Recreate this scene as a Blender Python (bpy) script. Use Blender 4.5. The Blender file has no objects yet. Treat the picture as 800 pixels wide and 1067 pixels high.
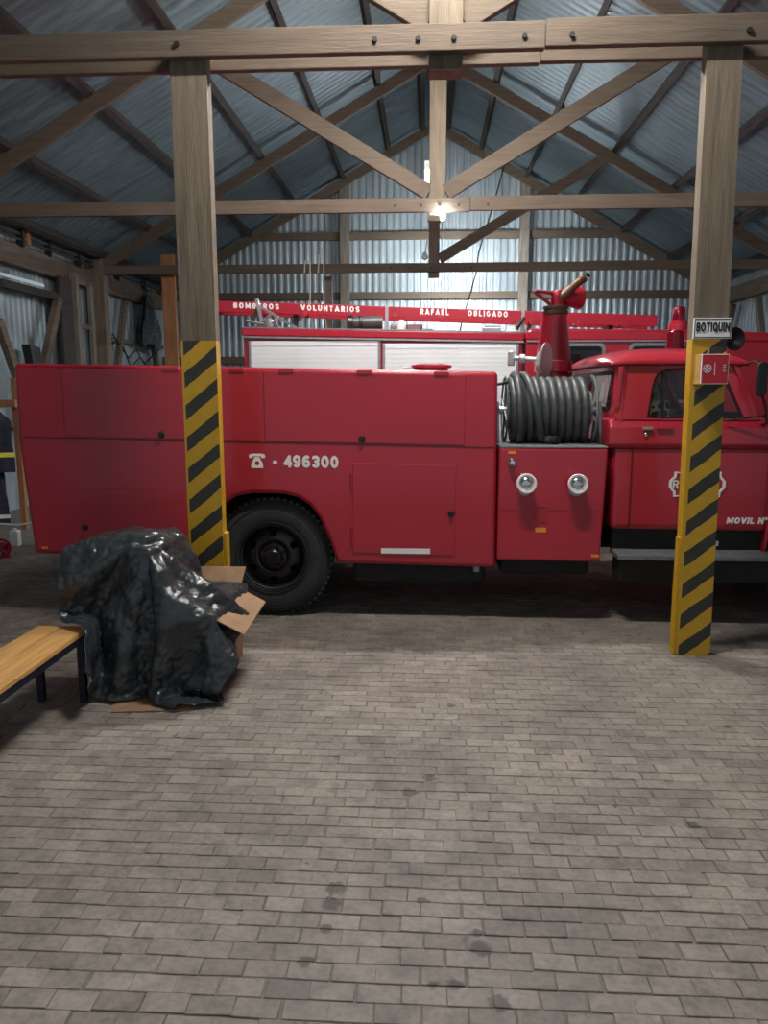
import bpy, bmesh, math, random
from mathutils import Vector, Matrix
random.seed(7)
R = math.radians
S = bpy.context.scene
col = S.collection

# ------------------------------------------------------------------ camera
cam = bpy.data.cameras.new('camera')
cam.sensor_fit = 'VERTICAL'; cam.sensor_height = 24.0
cam.lens = 24.0 * 800.0 / 1067.0
cam.clip_start = 0.05; cam.clip_end = 200
cam_o = bpy.data.objects.new('camera', cam); col.objects.link(cam_o)
cam_o.location = (0, 0, 1.9)
cam_o.rotation_euler = (R(90 - 9.1), 0, R(3.2))
S.camera = cam_o

# ------------------------------------------------------------------ world, exposure
w = bpy.data.worlds.new('world'); S.world = w; w.use_nodes = True
bg = w.node_tree.nodes['Background']
bg.inputs[0].default_value = (0.80, 0.90, 1.0, 1); bg.inputs[1].default_value = 0.4
S.view_settings.view_transform = 'Standard'; S.view_settings.look = 'None'
S.view_settings.gamma = 1.0; S.view_settings.use_curve_mapping = False
S.view_settings.exposure = 0.0
TUBE_FRONT = 640.0     # emission of the lamp tubes in front of the first truss
TUBE_OVER = 580.0      # emission of the tubes high above the first truck
TUBE_GABLE = 1000.0     # emission of the tubes on the rear truss
TUBE_MID = 300.0       # emission of the lamp tubes behind the second truss

# ------------------------------------------------------------------ materials
M = {}
def mat(name, base, rough=0.5, metal=0.0, var=0.0, vscale=6.0, bump=0.0, bscale=60.0, stretch=(1, 1, 1), emit=None, coat=0.0, trans=0.0, base2=None, alpha=1.0, spec=None, rvar=0.0):
    m = bpy.data.materials.new(name); m.use_nodes = True
    nt = m.node_tree; N = nt.nodes; L = nt.links
    b = N['Principled BSDF']
    b.inputs['Base Color'].default_value = (*base, 1)
    b.inputs['Roughness'].default_value = rough; b.inputs['Metallic'].default_value = metal
    b.inputs['Coat Weight'].default_value = coat; b.inputs['Coat Roughness'].default_value = 0.12
    b.inputs['Transmission Weight'].default_value = trans
    b.inputs['Alpha'].default_value = alpha
    if spec is not None: b.inputs['Specular IOR Level'].default_value = spec
    if emit:
        b.inputs['Emission Color'].default_value = (*emit[0], 1); b.inputs['Emission Strength'].default_value = emit[1]
    if var or bump or base2 or rvar:
        tc = N.new('ShaderNodeNewGeometry'); mp = N.new('ShaderNodeMapping'); mp.inputs['Scale'].default_value = stretch
        L.new(tc.outputs['Position'], mp.inputs['Vector'])
    if var or base2 or rvar:
        n = N.new('ShaderNodeTexNoise'); n.inputs['Scale'].default_value = vscale; n.inputs['Detail'].default_value = 6; n.inputs['Roughness'].default_value = 0.62
        L.new(mp.outputs[0], n.inputs['Vector'])
        if var or base2:
            r = N.new('ShaderNodeValToRGB'); r.color_ramp.elements[0].position = 0.3; r.color_ramp.elements[1].position = 0.72
            c2 = base2 if base2 else tuple(min(1, c * (1 + var)) for c in base)
            c1 = tuple(c * (1 - var) for c in base)
            r.color_ramp.elements[0].color = (*c1, 1); r.color_ramp.elements[1].color = (*c2, 1)
            L.new(n.outputs['Fac'], r.inputs[0]); L.new(r.outputs[0], b.inputs['Base Color'])
        if rvar:
            mr = N.new('ShaderNodeMapRange'); mr.inputs['To Min'].default_value = max(0, rough - rvar); mr.inputs['To Max'].default_value = min(1, rough + rvar)
            mr.inputs['From Min'].default_value = 0.3; mr.inputs['From Max'].default_value = 0.7
            L.new(n.outputs['Fac'], mr.inputs['Value']); L.new(mr.outputs[0], b.inputs['Roughness'])
    if bump:
        n2 = N.new('ShaderNodeTexNoise'); n2.inputs['Scale'].default_value = bscale; n2.inputs['Detail'].default_value = 4
        L.new(mp.outputs[0], n2.inputs['Vector'])
        bp = N.new('ShaderNodeBump'); bp.inputs['Strength'].default_value = bump; bp.inputs['Distance'].default_value = 0.01
        L.new(n2.outputs['Fac'], bp.inputs['Height']); L.new(bp.outputs[0], b.inputs['Normal'])
    M[name] = m
    return m

mat('wood_x', (0.117, 0.087, 0.062), 0.8, var=0.25, vscale=3.0, stretch=(0.6, 9, 9), bump=0.35, bscale=14)
mat('wood_z', (0.162, 0.127, 0.089), 0.8, var=0.34, vscale=3.0, stretch=(9, 9, 0.6), bump=0.35, bscale=14)
mat('wood_y', (0.143, 0.108, 0.080), 0.82, var=0.40, vscale=3.0, stretch=(9, 0.6, 9), bump=0.35, bscale=14)
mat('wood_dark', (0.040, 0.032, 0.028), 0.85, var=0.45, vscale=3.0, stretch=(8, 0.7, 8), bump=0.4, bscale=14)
mat('wood_grey', (0.19, 0.165, 0.135), 0.85, var=0.35, vscale=3.0, stretch=(8, 8, 0.7), bump=0.4, bscale=14)
mat('wood_orange', (0.33, 0.145, 0.065), 0.75, var=0.25, vscale=3.0, stretch=(8, 8, 0.7), bump=0.3, bscale=14)
mat('pine', (0.62, 0.34, 0.115), 0.38, var=0.30, vscale=2.6, stretch=(11, 0.8, 11), bump=0.12, bscale=12)
mat('board', (0.33, 0.20, 0.11), 0.85, var=0.2, vscale=9, bump=0.15, bscale=50)
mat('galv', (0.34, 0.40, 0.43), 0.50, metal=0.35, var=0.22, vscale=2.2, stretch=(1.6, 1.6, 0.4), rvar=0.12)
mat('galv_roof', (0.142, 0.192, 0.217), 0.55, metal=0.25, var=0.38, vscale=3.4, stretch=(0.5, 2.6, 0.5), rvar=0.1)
mat('red', (0.41, 0.0150, 0.034), 0.36, var=0.07, vscale=1.4, coat=0.5, spec=0.5, rvar=0.05)
mat('red2', (0.38, 0.011, 0.028), 0.30, coat=0.5)
mat('red_seam', (0.10, 0.004, 0.008), 0.6)
mat('ladder_red', (0.36, 0.012, 0.030), 0.4)
mat('white_paint', (0.86, 0.86, 0.84), 0.5)
mat('white_plastic', (0.80, 0.80, 0.78), 0.45)
mat('black', (0.012, 0.012, 0.013), 0.45, var=0.3, vscale=20)
mat('black_gloss', (0.010, 0.010, 0.012), 0.28, var=0.3, vscale=12)
mat('chassis', (0.010, 0.010, 0.010), 0.7, var=0.3, vscale=10)
mat('rubber', (0.026, 0.027, 0.029), 0.62, var=0.30, vscale=16, bump=0.15, bscale=90)
mat('hose', (0.055, 0.062, 0.064), 0.42, var=0.25, vscale=14)
mat('chrome', (0.75, 0.76, 0.78), 0.16, metal=1.0)
mat('steel', (0.42, 0.44, 0.46), 0.42, metal=0.8, var=0.2, vscale=20)
mat('alu', (0.74, 0.75, 0.76), 0.38, metal=0.45)
mat('greypaint', (0.16, 0.175, 0.18), 0.5, var=0.2, vscale=12)
mat('shutter', (0.80, 0.85, 0.88), 0.4, var=0.04, vscale=3)
mat('orange', (0.85, 0.30, 0.02), 0.5)
mat('yellow', (0.55, 0.315, 0.014), 0.5, var=0.16, vscale=7, bump=0.1, bscale=30)
mat('brass', (0.16, 0.10, 0.06), 0.45, metal=0.6, var=0.3, vscale=20)
mat('navy', (0.012, 0.012, 0.030), 0.45)
mat('cloth_navy', (0.018, 0.019, 0.034), 0.9, var=0.4, vscale=12, bump=0.4, bscale=30)
mat('hivis', (0.72, 0.66, 0.05), 0.5)
mat('reflect', (0.62, 0.64, 0.66), 0.45)
mat('interior', (0.028, 0.022, 0.022), 0.8)
mat('pipe', (0.045, 0.04, 0.04), 0.6, var=0.3, vscale=9)
mat('sign_white', (0.80, 0.81, 0.80), 0.4)
mat('sign_black', (0.012, 0.014, 0.02), 0.5)
mat('kit_red', (0.48, 0.015, 0.025), 0.4)
mat('kit_wood', (0.55, 0.33, 0.10), 0.5, var=0.15, vscale=4, stretch=(8, 8, 1))
mat('lens_red', (0.22, 0.004, 0.02), 0.12, trans=0.35)
mat('rope', (0.62, 0.60, 0.54), 0.8)
mat('tube_front', (1, 1, 1), 0.5, emit=((1.0, 0.955, 0.90), TUBE_FRONT))
mat('tube_over', (1, 1, 1), 0.5, emit=((1.0, 0.965, 0.92), TUBE_OVER))
mat('tube_gable', (1, 1, 1), 0.5, emit=((0.93, 0.97, 1.0), TUBE_GABLE))
mat('tube_mid', (1, 1, 1), 0.5, emit=((0.93, 0.97, 1.0), TUBE_MID))
mat('plastic_black', (0.034, 0.040, 0.044), 0.24, var=0.25, vscale=8, bump=0.25, bscale=40, rvar=0.07)
mat('plastic_inner', (0.52, 0.54, 0.53), 0.45)

def glass():
    m = bpy.data.materials.new('glass'); m.use_nodes = True
    N = m.node_tree.nodes; L = m.node_tree.links; N.remove(N['Principled BSDF'])
    t = N.new('ShaderNodeBsdfTransparent'); t.inputs[0].default_value = (0.86, 0.89, 0.90, 1)
    g = N.new('ShaderNodeBsdfGlossy'); g.inputs['Roughness'].default_value = 0.03
    fr = N.new('ShaderNodeFresnel'); fr.inputs[0].default_value = 1.5
    mx = N.new('ShaderNodeMixShader')
    L.new(fr.outputs[0], mx.inputs[0]); L.new(t.outputs[0], mx.inputs[1]); L.new(g.outputs[0], mx.inputs[2])
    L.new(mx.outputs[0], N['Material Output'].inputs[0]); M['glass'] = m
glass()

def brick_mat(name, island):
    m = bpy.data.materials.new(name); m.use_nodes = True
    nt = m.node_tree; N = nt.nodes; L = nt.links; b = N['Principled BSDF']
    geo = N.new('ShaderNodeNewGeometry')
    if island: rnd = geo.outputs['Random Per Island']
    else: rnd = N.new('ShaderNodeObjectInfo').outputs['Random']
    r = N.new('ShaderNodeValToRGB'); cr = r.color_ramp
    cr.elements[0].position = 0.0; cr.elements[0].color = (0.226, 0.197, 0.173, 1)
    cr.elements[1].position = 1.0; cr.elements[1].color = (0.332, 0.297, 0.264, 1)
    e = cr.elements.new(0.35); e.color = (0.266, 0.235, 0.207, 1)
    e = cr.elements.new(0.8); e.color = (0.296, 0.264, 0.231, 1)
    L.new(rnd, r.inputs[0])
    # grime, patchy over the whole floor
    n = N.new('ShaderNodeTexNoise'); n.inputs['Scale'].default_value = 1.5; n.inputs['Detail'].default_value = 7; n.inputs['Roughness'].default_value = 0.65
    L.new(geo.outputs['Position'], n.inputs['Vector'])
    r2 = N.new('ShaderNodeValToRGB'); r2.color_ramp.elements[0].position = 0.32; r2.color_ramp.elements[0].color = (0.60, 0.60, 0.61, 1)
    r2.color_ramp.elements[1].position = 0.66; r2.color_ramp.elements[1].color = (1.08, 1.06, 1.04, 1)
    L.new(n.outputs['Fac'], r2.inputs[0])
    mx = N.new('ShaderNodeMix'); mx.data_type = 'RGBA'; mx.blend_type = 'MULTIPLY'; mx.inputs[0].default_value = 1.0
    L.new(r.outputs[0], mx.inputs[6]); L.new(r2.outputs[0], mx.inputs[7])
    # fine pitting
    n3 = N.new('ShaderNodeTexNoise'); n3.inputs['Scale'].default_value = 38; n3.inputs['Detail'].default_value = 5
    L.new(geo.outputs['Position'], n3.inputs['Vector'])
    r3 = N.new('ShaderNodeValToRGB'); r3.color_ramp.elements[0].position = 0.3; r3.color_ramp.elements[0].color = (0.78, 0.78, 0.78, 1)
    r3.color_ramp.elements[1].position = 0.6; r3.color_ramp.elements[1].color = (1.03, 1.03, 1.03, 1)
    L.new(n3.outputs['Fac'], r3.inputs[0])
    mx2 = N.new('ShaderNodeMix'); mx2.data_type = 'RGBA'; mx2.blend_type = 'MULTIPLY'; mx2.inputs[0].default_value = 1.0
    L.new(mx.outputs[2], mx2.inputs[6]); L.new(r3.outputs[0], mx2.inputs[7])
    # blotchy wear
    n5 = N.new('ShaderNodeTexNoise'); n5.inputs['Scale'].default_value = 8.5; n5.inputs['Detail'].default_value = 6; n5.inputs['Roughness'].default_value = 0.7
    L.new(geo.outputs['Position'], n5.inputs['Vector'])
    r5 = N.new('ShaderNodeValToRGB'); r5.color_ramp.elements[0].position = 0.30; r5.color_ramp.elements[0].color = (0.66, 0.66, 0.67, 1)
    r5.color_ramp.elements[1].position = 0.52; r5.color_ramp.elements[1].color = (1.06, 1.05, 1.04, 1)
    L.new(n5.outputs['Fac'], r5.inputs[0])
    mx5 = N.new('ShaderNodeMix'); mx5.data_type = 'RGBA'; mx5.blend_type = 'MULTIPLY'; mx5.inputs[0].default_value = 1.0
    L.new(mx2.outputs[2], mx5.inputs[6]); L.new(r5.outputs[0], mx5.inputs[7])
    last = mx5.outputs[2]
    # oil drips: round stains at fixed places on the floor
    for (sx, sy, rad) in OIL:
        d = N.new('ShaderNodeVectorMath'); d.operation = 'DISTANCE'; d.inputs[1].default_value = (sx + .0275, sy + .0275, 0)
        n4 = N.new('ShaderNodeVectorMath'); n4.operation = 'MULTIPLY_ADD'; n4.inputs[1].default_value = (0.055, 0.055, 0)
        L.new(n3.outputs['Color'], n4.inputs[0]); L.new(geo.outputs['Position'], n4.inputs[2])
        L.new(n4.outputs[0], d.inputs[0])
        mr = N.new('ShaderNodeMapRange'); mr.inputs['From Min'].default_value = rad * 1.0; mr.inputs['From Max'].default_value = rad * 1.5
        mr.inputs['To Min'].default_value = 0.36; mr.inputs['To Max'].default_value = 1.0
        L.new(d.outputs['Value'], mr.inputs['Value'])
        mm = N.new('ShaderNodeMix'); mm.data_type = 'RGBA'; mm.blend_type = 'MULTIPLY'; mm.inputs[0].default_value = 1.0
        L.new(last, mm.inputs[6]); L.new(mr.outputs[0], mm.inputs[7]); last = mm.outputs[2]
    L.new(last, b.inputs['Base Color'])
    b.inputs['Roughness'].default_value = 0.62
    bp = N.new('ShaderNodeBump'); bp.inputs['Strength'].default_value = 0.35; bp.inputs['Distance'].default_value = 0.004
    L.new(n3.outputs['Fac'], bp.inputs['Height']); L.new(bp.outputs[0], b.inputs['Normal'])
    M[name] = m
OIL = [(0.201, 2.386, 0.03), (0.196, 2.462, 0.018), (0.103, 2.221, 0.02), (0.032, 2.209, 0.012), (0.241, 2.146, 0.028), (-0.335, 2.681, 0.03), (-0.342, 2.586, 0.028), (-0.393, 2.29, 0.022), (-0.343, 2.451, 0.018), (0.025, 3.555, 0.026), (-0.067, 3.412, 0.03), (1.186, 3.196, 0.024), (0.882, 3.337, 0.012), (0.161, 4.441, 0.02), (-0.47, 2.826, 0.01), (1.725, 4.232, 0.02), (-0.002, 2.627, 0.016)]
brick_mat('brick_single', False); brick_mat('brick_field', True)
mat('mortar', (0.180, 0.160, 0.140), 0.9, var=0.3, vscale=9, bump=0.3, bscale=60)
mat('concrete', (0.135, 0.122, 0.110), 0.8, var=0.3, vscale=2.5, bump=0.2, bscale=40)

def stripe_mat(name, x0, zc):
    m = bpy.data.materials.new(name); m.use_nodes = True
    nt = m.node_tree; N = nt.nodes; L = nt.links; b = N['Principled BSDF']
    geo = N.new('ShaderNodeNewGeometry'); sp = N.new('ShaderNodeSeparateXYZ'); L.new(geo.outputs['Position'], sp.inputs[0])
    nz = N.new('ShaderNodeTexNoise'); nz.inputs['Scale'].default_value = 7; nz.inputs['Detail'].default_value = 3
    L.new(geo.outputs['Position'], nz.inputs['Vector'])
    def math_(op, a, bb=None):
        q = N.new('ShaderNodeMath'); q.operation = op
        for i, v in enumerate((a, bb)):
            if v is None: continue
            if isinstance(v, (int, float)): q.inputs[i].default_value = v
            else: L.new(v, q.inputs[i])
        return q.outputs[0]
    s = math_('SUBTRACT', sp.outputs['Z'], math_('MULTIPLY', sp.outputs['X'], 0.80))
    s = math_('ADD', s, math_('MULTIPLY', nz.outputs['Fac'], 0.035))
    s = math_('ADD', s, 0.0)
    fr = math_('FRACT', math_('DIVIDE', math_('ADD', s, x0 * 0.80 + .0128 - .0175 - zc + 22.6), 0.226))
    dark = math_('LESS_THAN', fr, 0.47)
    dark = math_('MULTIPLY', dark, math_('GREATER_THAN', sp.outputs['X'], x0 + 0.016))
    mx = N.new('ShaderNodeMix'); mx.data_type = 'RGBA'
    L.new(dark, mx.inputs[0])
    n2 = N.new('ShaderNodeTexNoise'); n2.inputs['Scale'].default_value = 16; n2.inputs['Detail'].default_value = 5
    L.new(geo.outputs['Position'], n2.inputs['Vector'])
    ra = N.new('ShaderNodeValToRGB'); ra.color_ramp.elements[0].color = (0.47, 0.262, 0.013, 1); ra.color_ramp.elements[1].color = (0.65, 0.38, 0.018, 1)
    rb = N.new('ShaderNodeValToRGB'); rb.color_ramp.elements[0].color = (0.020, 0.022, 0.018, 1); rb.color_ramp.elements[1].color = (0.046, 0.047, 0.038, 1)
    L.new(n2.outputs['Fac'], ra.inputs[0]); L.new(n2.outputs['Fac'], rb.inputs[0])
    L.new(ra.outputs[0], mx.inputs[6]); L.new(rb.outputs[0], mx.inputs[7]); L.new(mx.outputs[2], b.inputs['Base Color'])
    b.inputs['Roughness'].default_value = 0.5
    M[name] = m

def seat_mat():
    m = bpy.data.materials.new('seat_pattern'); m.use_nodes = True
    nt = m.node_tree; N = nt.nodes; L = nt.links; b = N['Principled BSDF']
    geo = N.new('ShaderNodeNewGeometry'); v = N.new('ShaderNodeTexVoronoi'); v.feature = 'DISTANCE_TO_EDGE'; v.inputs['Scale'].default_value = 15
    L.new(geo.outputs['Position'], v.inputs['Vector'])
    r = N.new('ShaderNodeValToRGB'); r.color_ramp.interpolation = 'CONSTANT'
    r.color_ramp.elements[0].color = (0.62, 0.58, 0.58, 1); r.color_ramp.elements[1].position = 0.14; r.color_ramp.elements[1].color = (0.02, 0.014, 0.018, 1)
    L.new(v.outputs['Distance'], r.inputs[0]); L.new(r.outputs[0], b.inputs['Base Color']); b.inputs['Roughness'].default_value = 0.8
    M['seat_pattern'] = m
seat_mat()

# ------------------------------------------------------------------ helpers
class MB:
    def __init__(s): s.v = []; s.f = []; s.mi = []
    def add(s, vs, fs, mi=0):
        o = len(s.v); s.v += [tuple(p) for p in vs]; s.f += [tuple(i + o for i in q) for q in fs]; s.mi += [mi] * len(fs); return s
    def box(s, x0, x1, y0, y1, z0, z1, mi=0):
        vs = [(x, y, z) for z in (z0, z1) for y in (y0, y1) for x in (x0, x1)]
        return s.add(vs, [(0, 2, 3, 1), (4, 5, 7, 6), (0, 1, 5, 4), (2, 6, 7, 3), (0, 4, 6, 2), (1, 3, 7, 5)], mi)
    def beam(s, p, q, wd, ht, up=(0, 0, 1), mi=0):
        p = Vector(p); q = Vector(q); d = (q - p).normalized(); up = Vector(up)
        if abs(d.dot(up)) > 0.98: up = Vector((0, 1, 0))
        a = d.cross(up).normalized(); b = a.cross(d).normalized()
        vs = []
        for c in (p, q):
            for i, j in ((-1, -1), (1, -1), (1, 1), (-1, 1)): vs.append(c + a * i * wd / 2 + b * j * ht / 2)
        return s.add(vs, [(0, 1, 2, 3), (7, 6, 5, 4), (0, 4, 5, 1), (1, 5, 6, 2), (2, 6, 7, 3), (3, 7, 4, 0)], mi)
    def cyl(s, p, q, r0, r1=None, n=16, mi=0, cap=True):
        r1 = r0 if r1 is None else r1
        p = Vector(p); q = Vector(q); d = (q - p).normalized(); up = Vector((0, 0, 1)) if abs(d.z) < .9 else Vector((1, 0, 0))
        a = d.cross(up).normalized(); b = d.cross(a)
        vs = []
        for c, r in ((p, r0), (q, r1)):
            for i in range(n):
                t = 2 * math.pi * i / n; vs.append(c + (a * math.cos(t) + b * math.sin(t)) * r)
        fs = [(i, (i + 1) % n, n + (i + 1) % n, n + i) for i in range(n)]
        if cap: fs += [tuple(range(n))[::-1], tuple(range(n, 2 * n))]
        return s.add(vs, fs, mi)
    def lathe(s, c, ax, prof, n=32, mi=0, closed=False):
        # prof: list of (radius, offset along axis)
        c = Vector(c); d = Vector(ax).normalized(); up = Vector((0, 0, 1)) if abs(d.z) < .9 else Vector((1, 0, 0))
        a = d.cross(up).normalized(); b = d.cross(a); vs = []; m = len(prof)
        for r, o in prof:
            for i in range(n):
                t = 2 * math.pi * i / n; vs.append(c + d * o + (a * math.cos(t) + b * math.sin(t)) * r)
        fs = []
        for k in range(m if closed else m - 1):
            k2 = (k + 1) % m
            for i in range(n): fs.append((k * n + i, k * n + (i + 1) % n, k2 * n + (i + 1) % n, k2 * n + i))
        if not closed: fs += [tuple(range(n))[::-1], tuple(range((m - 1) * n, m * n))]
        return s.add(vs, fs, mi)
    def prism(s, poly, axis, a, b, mi=0):
        # poly 2D; axis 'x' -> (y,z), 'y' -> (x,z), 'z' -> (x,y)
        def P(u, v, t): return {'x': (t, u, v), 'y': (u, t, v), 'z': (u, v, t)}[axis]
        n = len(poly); vs = [P(u, v, a) for u, v in poly] + [P(u, v, b) for u, v in poly]
        fs = [tuple(range(n)), tuple(range(n, 2 * n))[::-1]] + [(i, n + i, n + (i + 1) % n, (i + 1) % n) for i in range(n)]
        return s.add(vs, fs, mi)
    def ring(s, outer, inner, fn, th, mi=0):
        # frame with an opening: paired outlines, fn(u, v, t) -> 3D, t in (0, th)
        n = len(outer); vs = []
        for t in (0, th):
            vs += [fn(u, v, t) for u, v in outer] + [fn(u, v, t) for u, v in inner]
        fs = []
        for i in range(n):
            j = (i + 1) % n
            fs += [(i, j, n + j, n + i), (2 * n + i, 3 * n + i, 3 * n + j, 2 * n + j), (i, 2 * n + i, 2 * n + j, j), (n + i, n + j, 3 * n + j, 3 * n + i)]
        return s.add(vs, fs, mi)
    def tube(s, pts, r, n=8, mi=0):
        pts = [Vector(p) for p in pts]; m = len(pts); vs = []; fs = []; a = None
        for k in range(m):
            d = (pts[min(k + 1, m - 1)] - pts[max(k - 1, 0)]).normalized()
            if a is None:
                up = Vector((0, 0, 1)) if abs(d.z) < .9 else Vector((1, 0, 0)); a = d.cross(up).normalized()
            else: a = (a - d * a.dot(d)).normalized()
            b = d.cross(a)
            for i in range(n):
                t = 2 * math.pi * i / n; vs.append(pts[k] + (a * math.cos(t) + b * math.sin(t)) * r)
        for k in range(m - 1):
            for i in range(n): fs.append((k * n + i, k * n + (i + 1) % n, (k + 1) * n + (i + 1) % n, (k + 1) * n + i))
        fs += [tuple(range(n))[::-1], tuple(range((m - 1) * n, m * n))]
        return s.add(vs, fs, mi)
    def mesh(s, name, mats, smooth=False):
        me = bpy.data.meshes.new(name); me.from_pydata(s.v, [], s.f)
        for m in (mats if isinstance(mats, (list, tuple)) else [mats]): me.materials.append(M[m])
        me.polygons.foreach_set('material_index', s.mi)
        bm = bmesh.new(); bm.from_mesh(me); bmesh.ops.recalc_face_normals(bm, faces=bm.faces); bm.to_mesh(me); bm.free()
        if smooth:
            me.polygons.foreach_set('use_smooth', [True] * len(me.polygons))
            try: me.set_sharp_from_angle(angle=R(smooth if smooth > 1 else 40))
            except Exception: pass
        me.update(); return me
    def build(s, name, mats, parent=None, bevel=0, smooth=False, segs=2):
        return link(name, s.mesh(name, mats, smooth), parent, bevel, segs)

def link(name, me, parent=None, bevel=0, segs=2, loc=None, rot=None):
    o = bpy.data.objects.new(name, me); col.objects.link(o)
    if parent is not None:
        o.parent = parent
        if parent.type == 'EMPTY': o.matrix_parent_inverse = Matrix.Translation(-parent.location)
    if loc is not None: o.location = loc
    if rot is not None: o.rotation_euler = rot
    if bevel:
        b = o.modifiers.new('bevel', 'BEVEL'); b.width = bevel; b.segments = segs; b.limit_method = 'ANGLE'; b.angle_limit = R(35)
        b.harden_normals = False
    return o
def empty(name, loc, label=None, cat=None, group=None, kind=None):
    o = bpy.data.objects.new(name, None); col.objects.link(o); o.location = loc; o.empty_display_size = 0.2
    return tag(o, label, cat, group, kind)
def tag(o, label=None, cat=None, group=None, kind=None):
    if label: o['label'] = label
    if cat: o['category'] = cat
    if group: o['group'] = group
    if kind: o['kind'] = kind
    return o
def text(name, body, x0, x1, zc, y, hgt, m, parent, bold=0.2, shear=0.0, slope=0.0, depth=0.003, gap=0.14):
    # painted block lettering: strokes of one thickness, laid out between x0 and x1
    T = bold; h = T / 2
    def arc(cx, cy, rx, ry, a0, a1, n=10):
        return [(cx + rx * math.cos(R(a0 + (a1 - a0) * i / n)), cy + ry * math.sin(R(a0 + (a1 - a0) * i / n))) for i in range(n + 1)]
    def glyph(c):
        W = {'I': T, 'M': .92, 'N': .74, 'O': .80, 'Q': .80, 'V': .80, '-': .36, ' ': .30, '°': .36, 'G': .76, 'D': .74, 'U': .72, 'A': .82, 'L': .58, 'E': .60, 'F': .58, 'T': .68}.get(c, .68)
        l, r, b, t = h, W - h, h, 1 - h; mx = W / 2
        ov = arc(mx, .5, mx - h, .5 - h, 0, 360, 24)
        P = {'I': [[(h, 0), (h, 1)]], 'T': [[(mx, 0), (mx, t)], [(0, t), (W, t)]], 'L': [[(l, 1), (l, b), (W, b)]],
             'E': [[(W, t), (l, t), (l, b), (W, b)], [(l, .52), (W * .92, .52)]], 'F': [[(W, t), (l, t), (l, 0)], [(l, .5), (W * .9, .5)]],
             'V': [[(l * .7, 1), (mx, h * .9), (W - l * .7, 1)]], 'N': [[(l, 0), (l, 1)], [(l, 1 - h), (r, h)], [(r, 0), (r, 1)]],
             'M': [[(l, 0), (l, 1)], [(l, 1 - h), (mx, .25), (r, 1 - h)], [(r, 0), (r, 1)]],
             'A': [[(l * .6, 0), (mx, 1 - h * .8), (W - l * .6, 0)], [(W * .24, .28), (W * .76, .28)]],
             'O': [ov], '0': [ov], 'Q': [ov, [(mx + .04, .30), (W, .0)]],
             'U': [[(l, 1)] + arc(mx, b + mx - h, mx - h, mx - h, 180, 360) + [(r, 1)]],
             'B': [[(l, b), (l, t)], [(l, t)] + arc(r - .22, (t + .52) / 2, .22, (t - .52) / 2, 90, -90) + [(l, .52)], [(l, .52)] + arc(r - .24, (b + .52) / 2, .24, (.52 - b) / 2, 90, -90) + [(l, b)]],
             'R': [[(l, 0), (l, t)], [(l, t)] + arc(r - .22, (t + .48) / 2, .22, (t - .48) / 2, 90, -90) + [(l, .48)], [(mx, .48), (r + .02, 0)]],
             'D': [[(l, b), (l, t)], [(l, t)] + arc(r - .36, .5, .36, .5 - h, 90, -90, 14) + [(l, b)]],
             'G': [arc(mx, .5, mx - h, .5 - h, 45, 350, 20) + [(W * .55, .46)]],
             'S': [arc(mx, (t + .5) / 2, mx - h, (t - .5) / 2, 20, 270, 14) + arc(mx, (b + .5) / 2, mx - h, (.5 - b) / 2, 90, -160, 14)],
             '4': [[(r * .92, 0), (r * .92, t), (l, .30), (W + .06, .30)]],
             '3': [arc(mx, (t + .52) / 2, mx - h, (t - .52) / 2, 160, -90, 14) + arc(mx, (b + .52) / 2, mx - h, (.52 - b) / 2, 90, -160, 14)],
             '6': [arc(mx, .34, mx - h, .34 - h, 0, 360, 20), arc(mx + .03, .5, mx - h + .03, .5 - h, 180, 50, 12)],
             '9': [arc(mx, .66, mx - h, .34 - h, 0, 360, 20), arc(mx - .03, .5, mx - h + .03, .5 - h, 0, -130, 12)],
             '-': [[(0, .40), (W, .40)]], '°': [arc(mx, .82, mx - h * .8, .18 - h * .5, 0, 360, 14)], ' ': []}
        return P[c], W
    segs = []; cur = 0
    for c in body:
        P, W = glyph(c); segs.append([[(cur + u, v) for u, v in pl] for pl in P]); cur += W + gap
    tot = cur - gap; mb = MB(); k = (x1 - x0) / tot
    def put(poly):
        nonlocal mb
        q = []
        for u, v in poly:
            uu = u + shear * (v - .5); q.append((x0 + uu * k, zc + (v - .5) * hgt + slope * uu / tot))
        mb.prism(q, 'y', y - .00025 * (len(mb.f) % 13), y + depth)
    for ch_ in segs:
        mb = MB()
        for pl in ch_:
            for i in range(len(pl) - 1):
                (a, b), (c, d) = pl[i], pl[i + 1]; L_ = math.hypot(c - a, d - b)
                if L_ < 1e-6: continue
                nx_, ny_ = -(d - b) / L_ * h, (c - a) / L_ * h
                put([(a + nx_, b + ny_), (a - nx_, b - ny_), (c - nx_, d - ny_), (c + nx_, d + ny_)])
                if 0 < i: put([(a + h * math.cos(R(q)), b + h * math.sin(R(q))) for q in range(0, 360, 45)])
        if mb.v: mb.build(name, m, parent)
def rrect(cx, cz, wx, wz, r, n=4):
    pts = []
    for sx, sz, a0 in ((1, 1, 0), (-1, 1, 90), (-1, -1, 180), (1, -1, 270)):
        for i in range(n + 1):
            t = R(a0 + 90 * i / n); pts.append((cx + sx * (wx / 2 - r) + r * math.cos(t), cz + sz * (wz / 2 - r) + r * math.sin(t)))
    return pts
def helix_pts(): pass

# ------------------------------------------------------------------ building constants
RX = 0.12                      # ridge line
XL, XR = -6.56, 6.80           # side walls
YB = 19.15                     # gable wall
YF = -1.6                      # building goes on behind the camera
SL = 0.563
def roof_z(x): return 8.10 - SL * abs(x - RX)      # underside of the sheets

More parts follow.
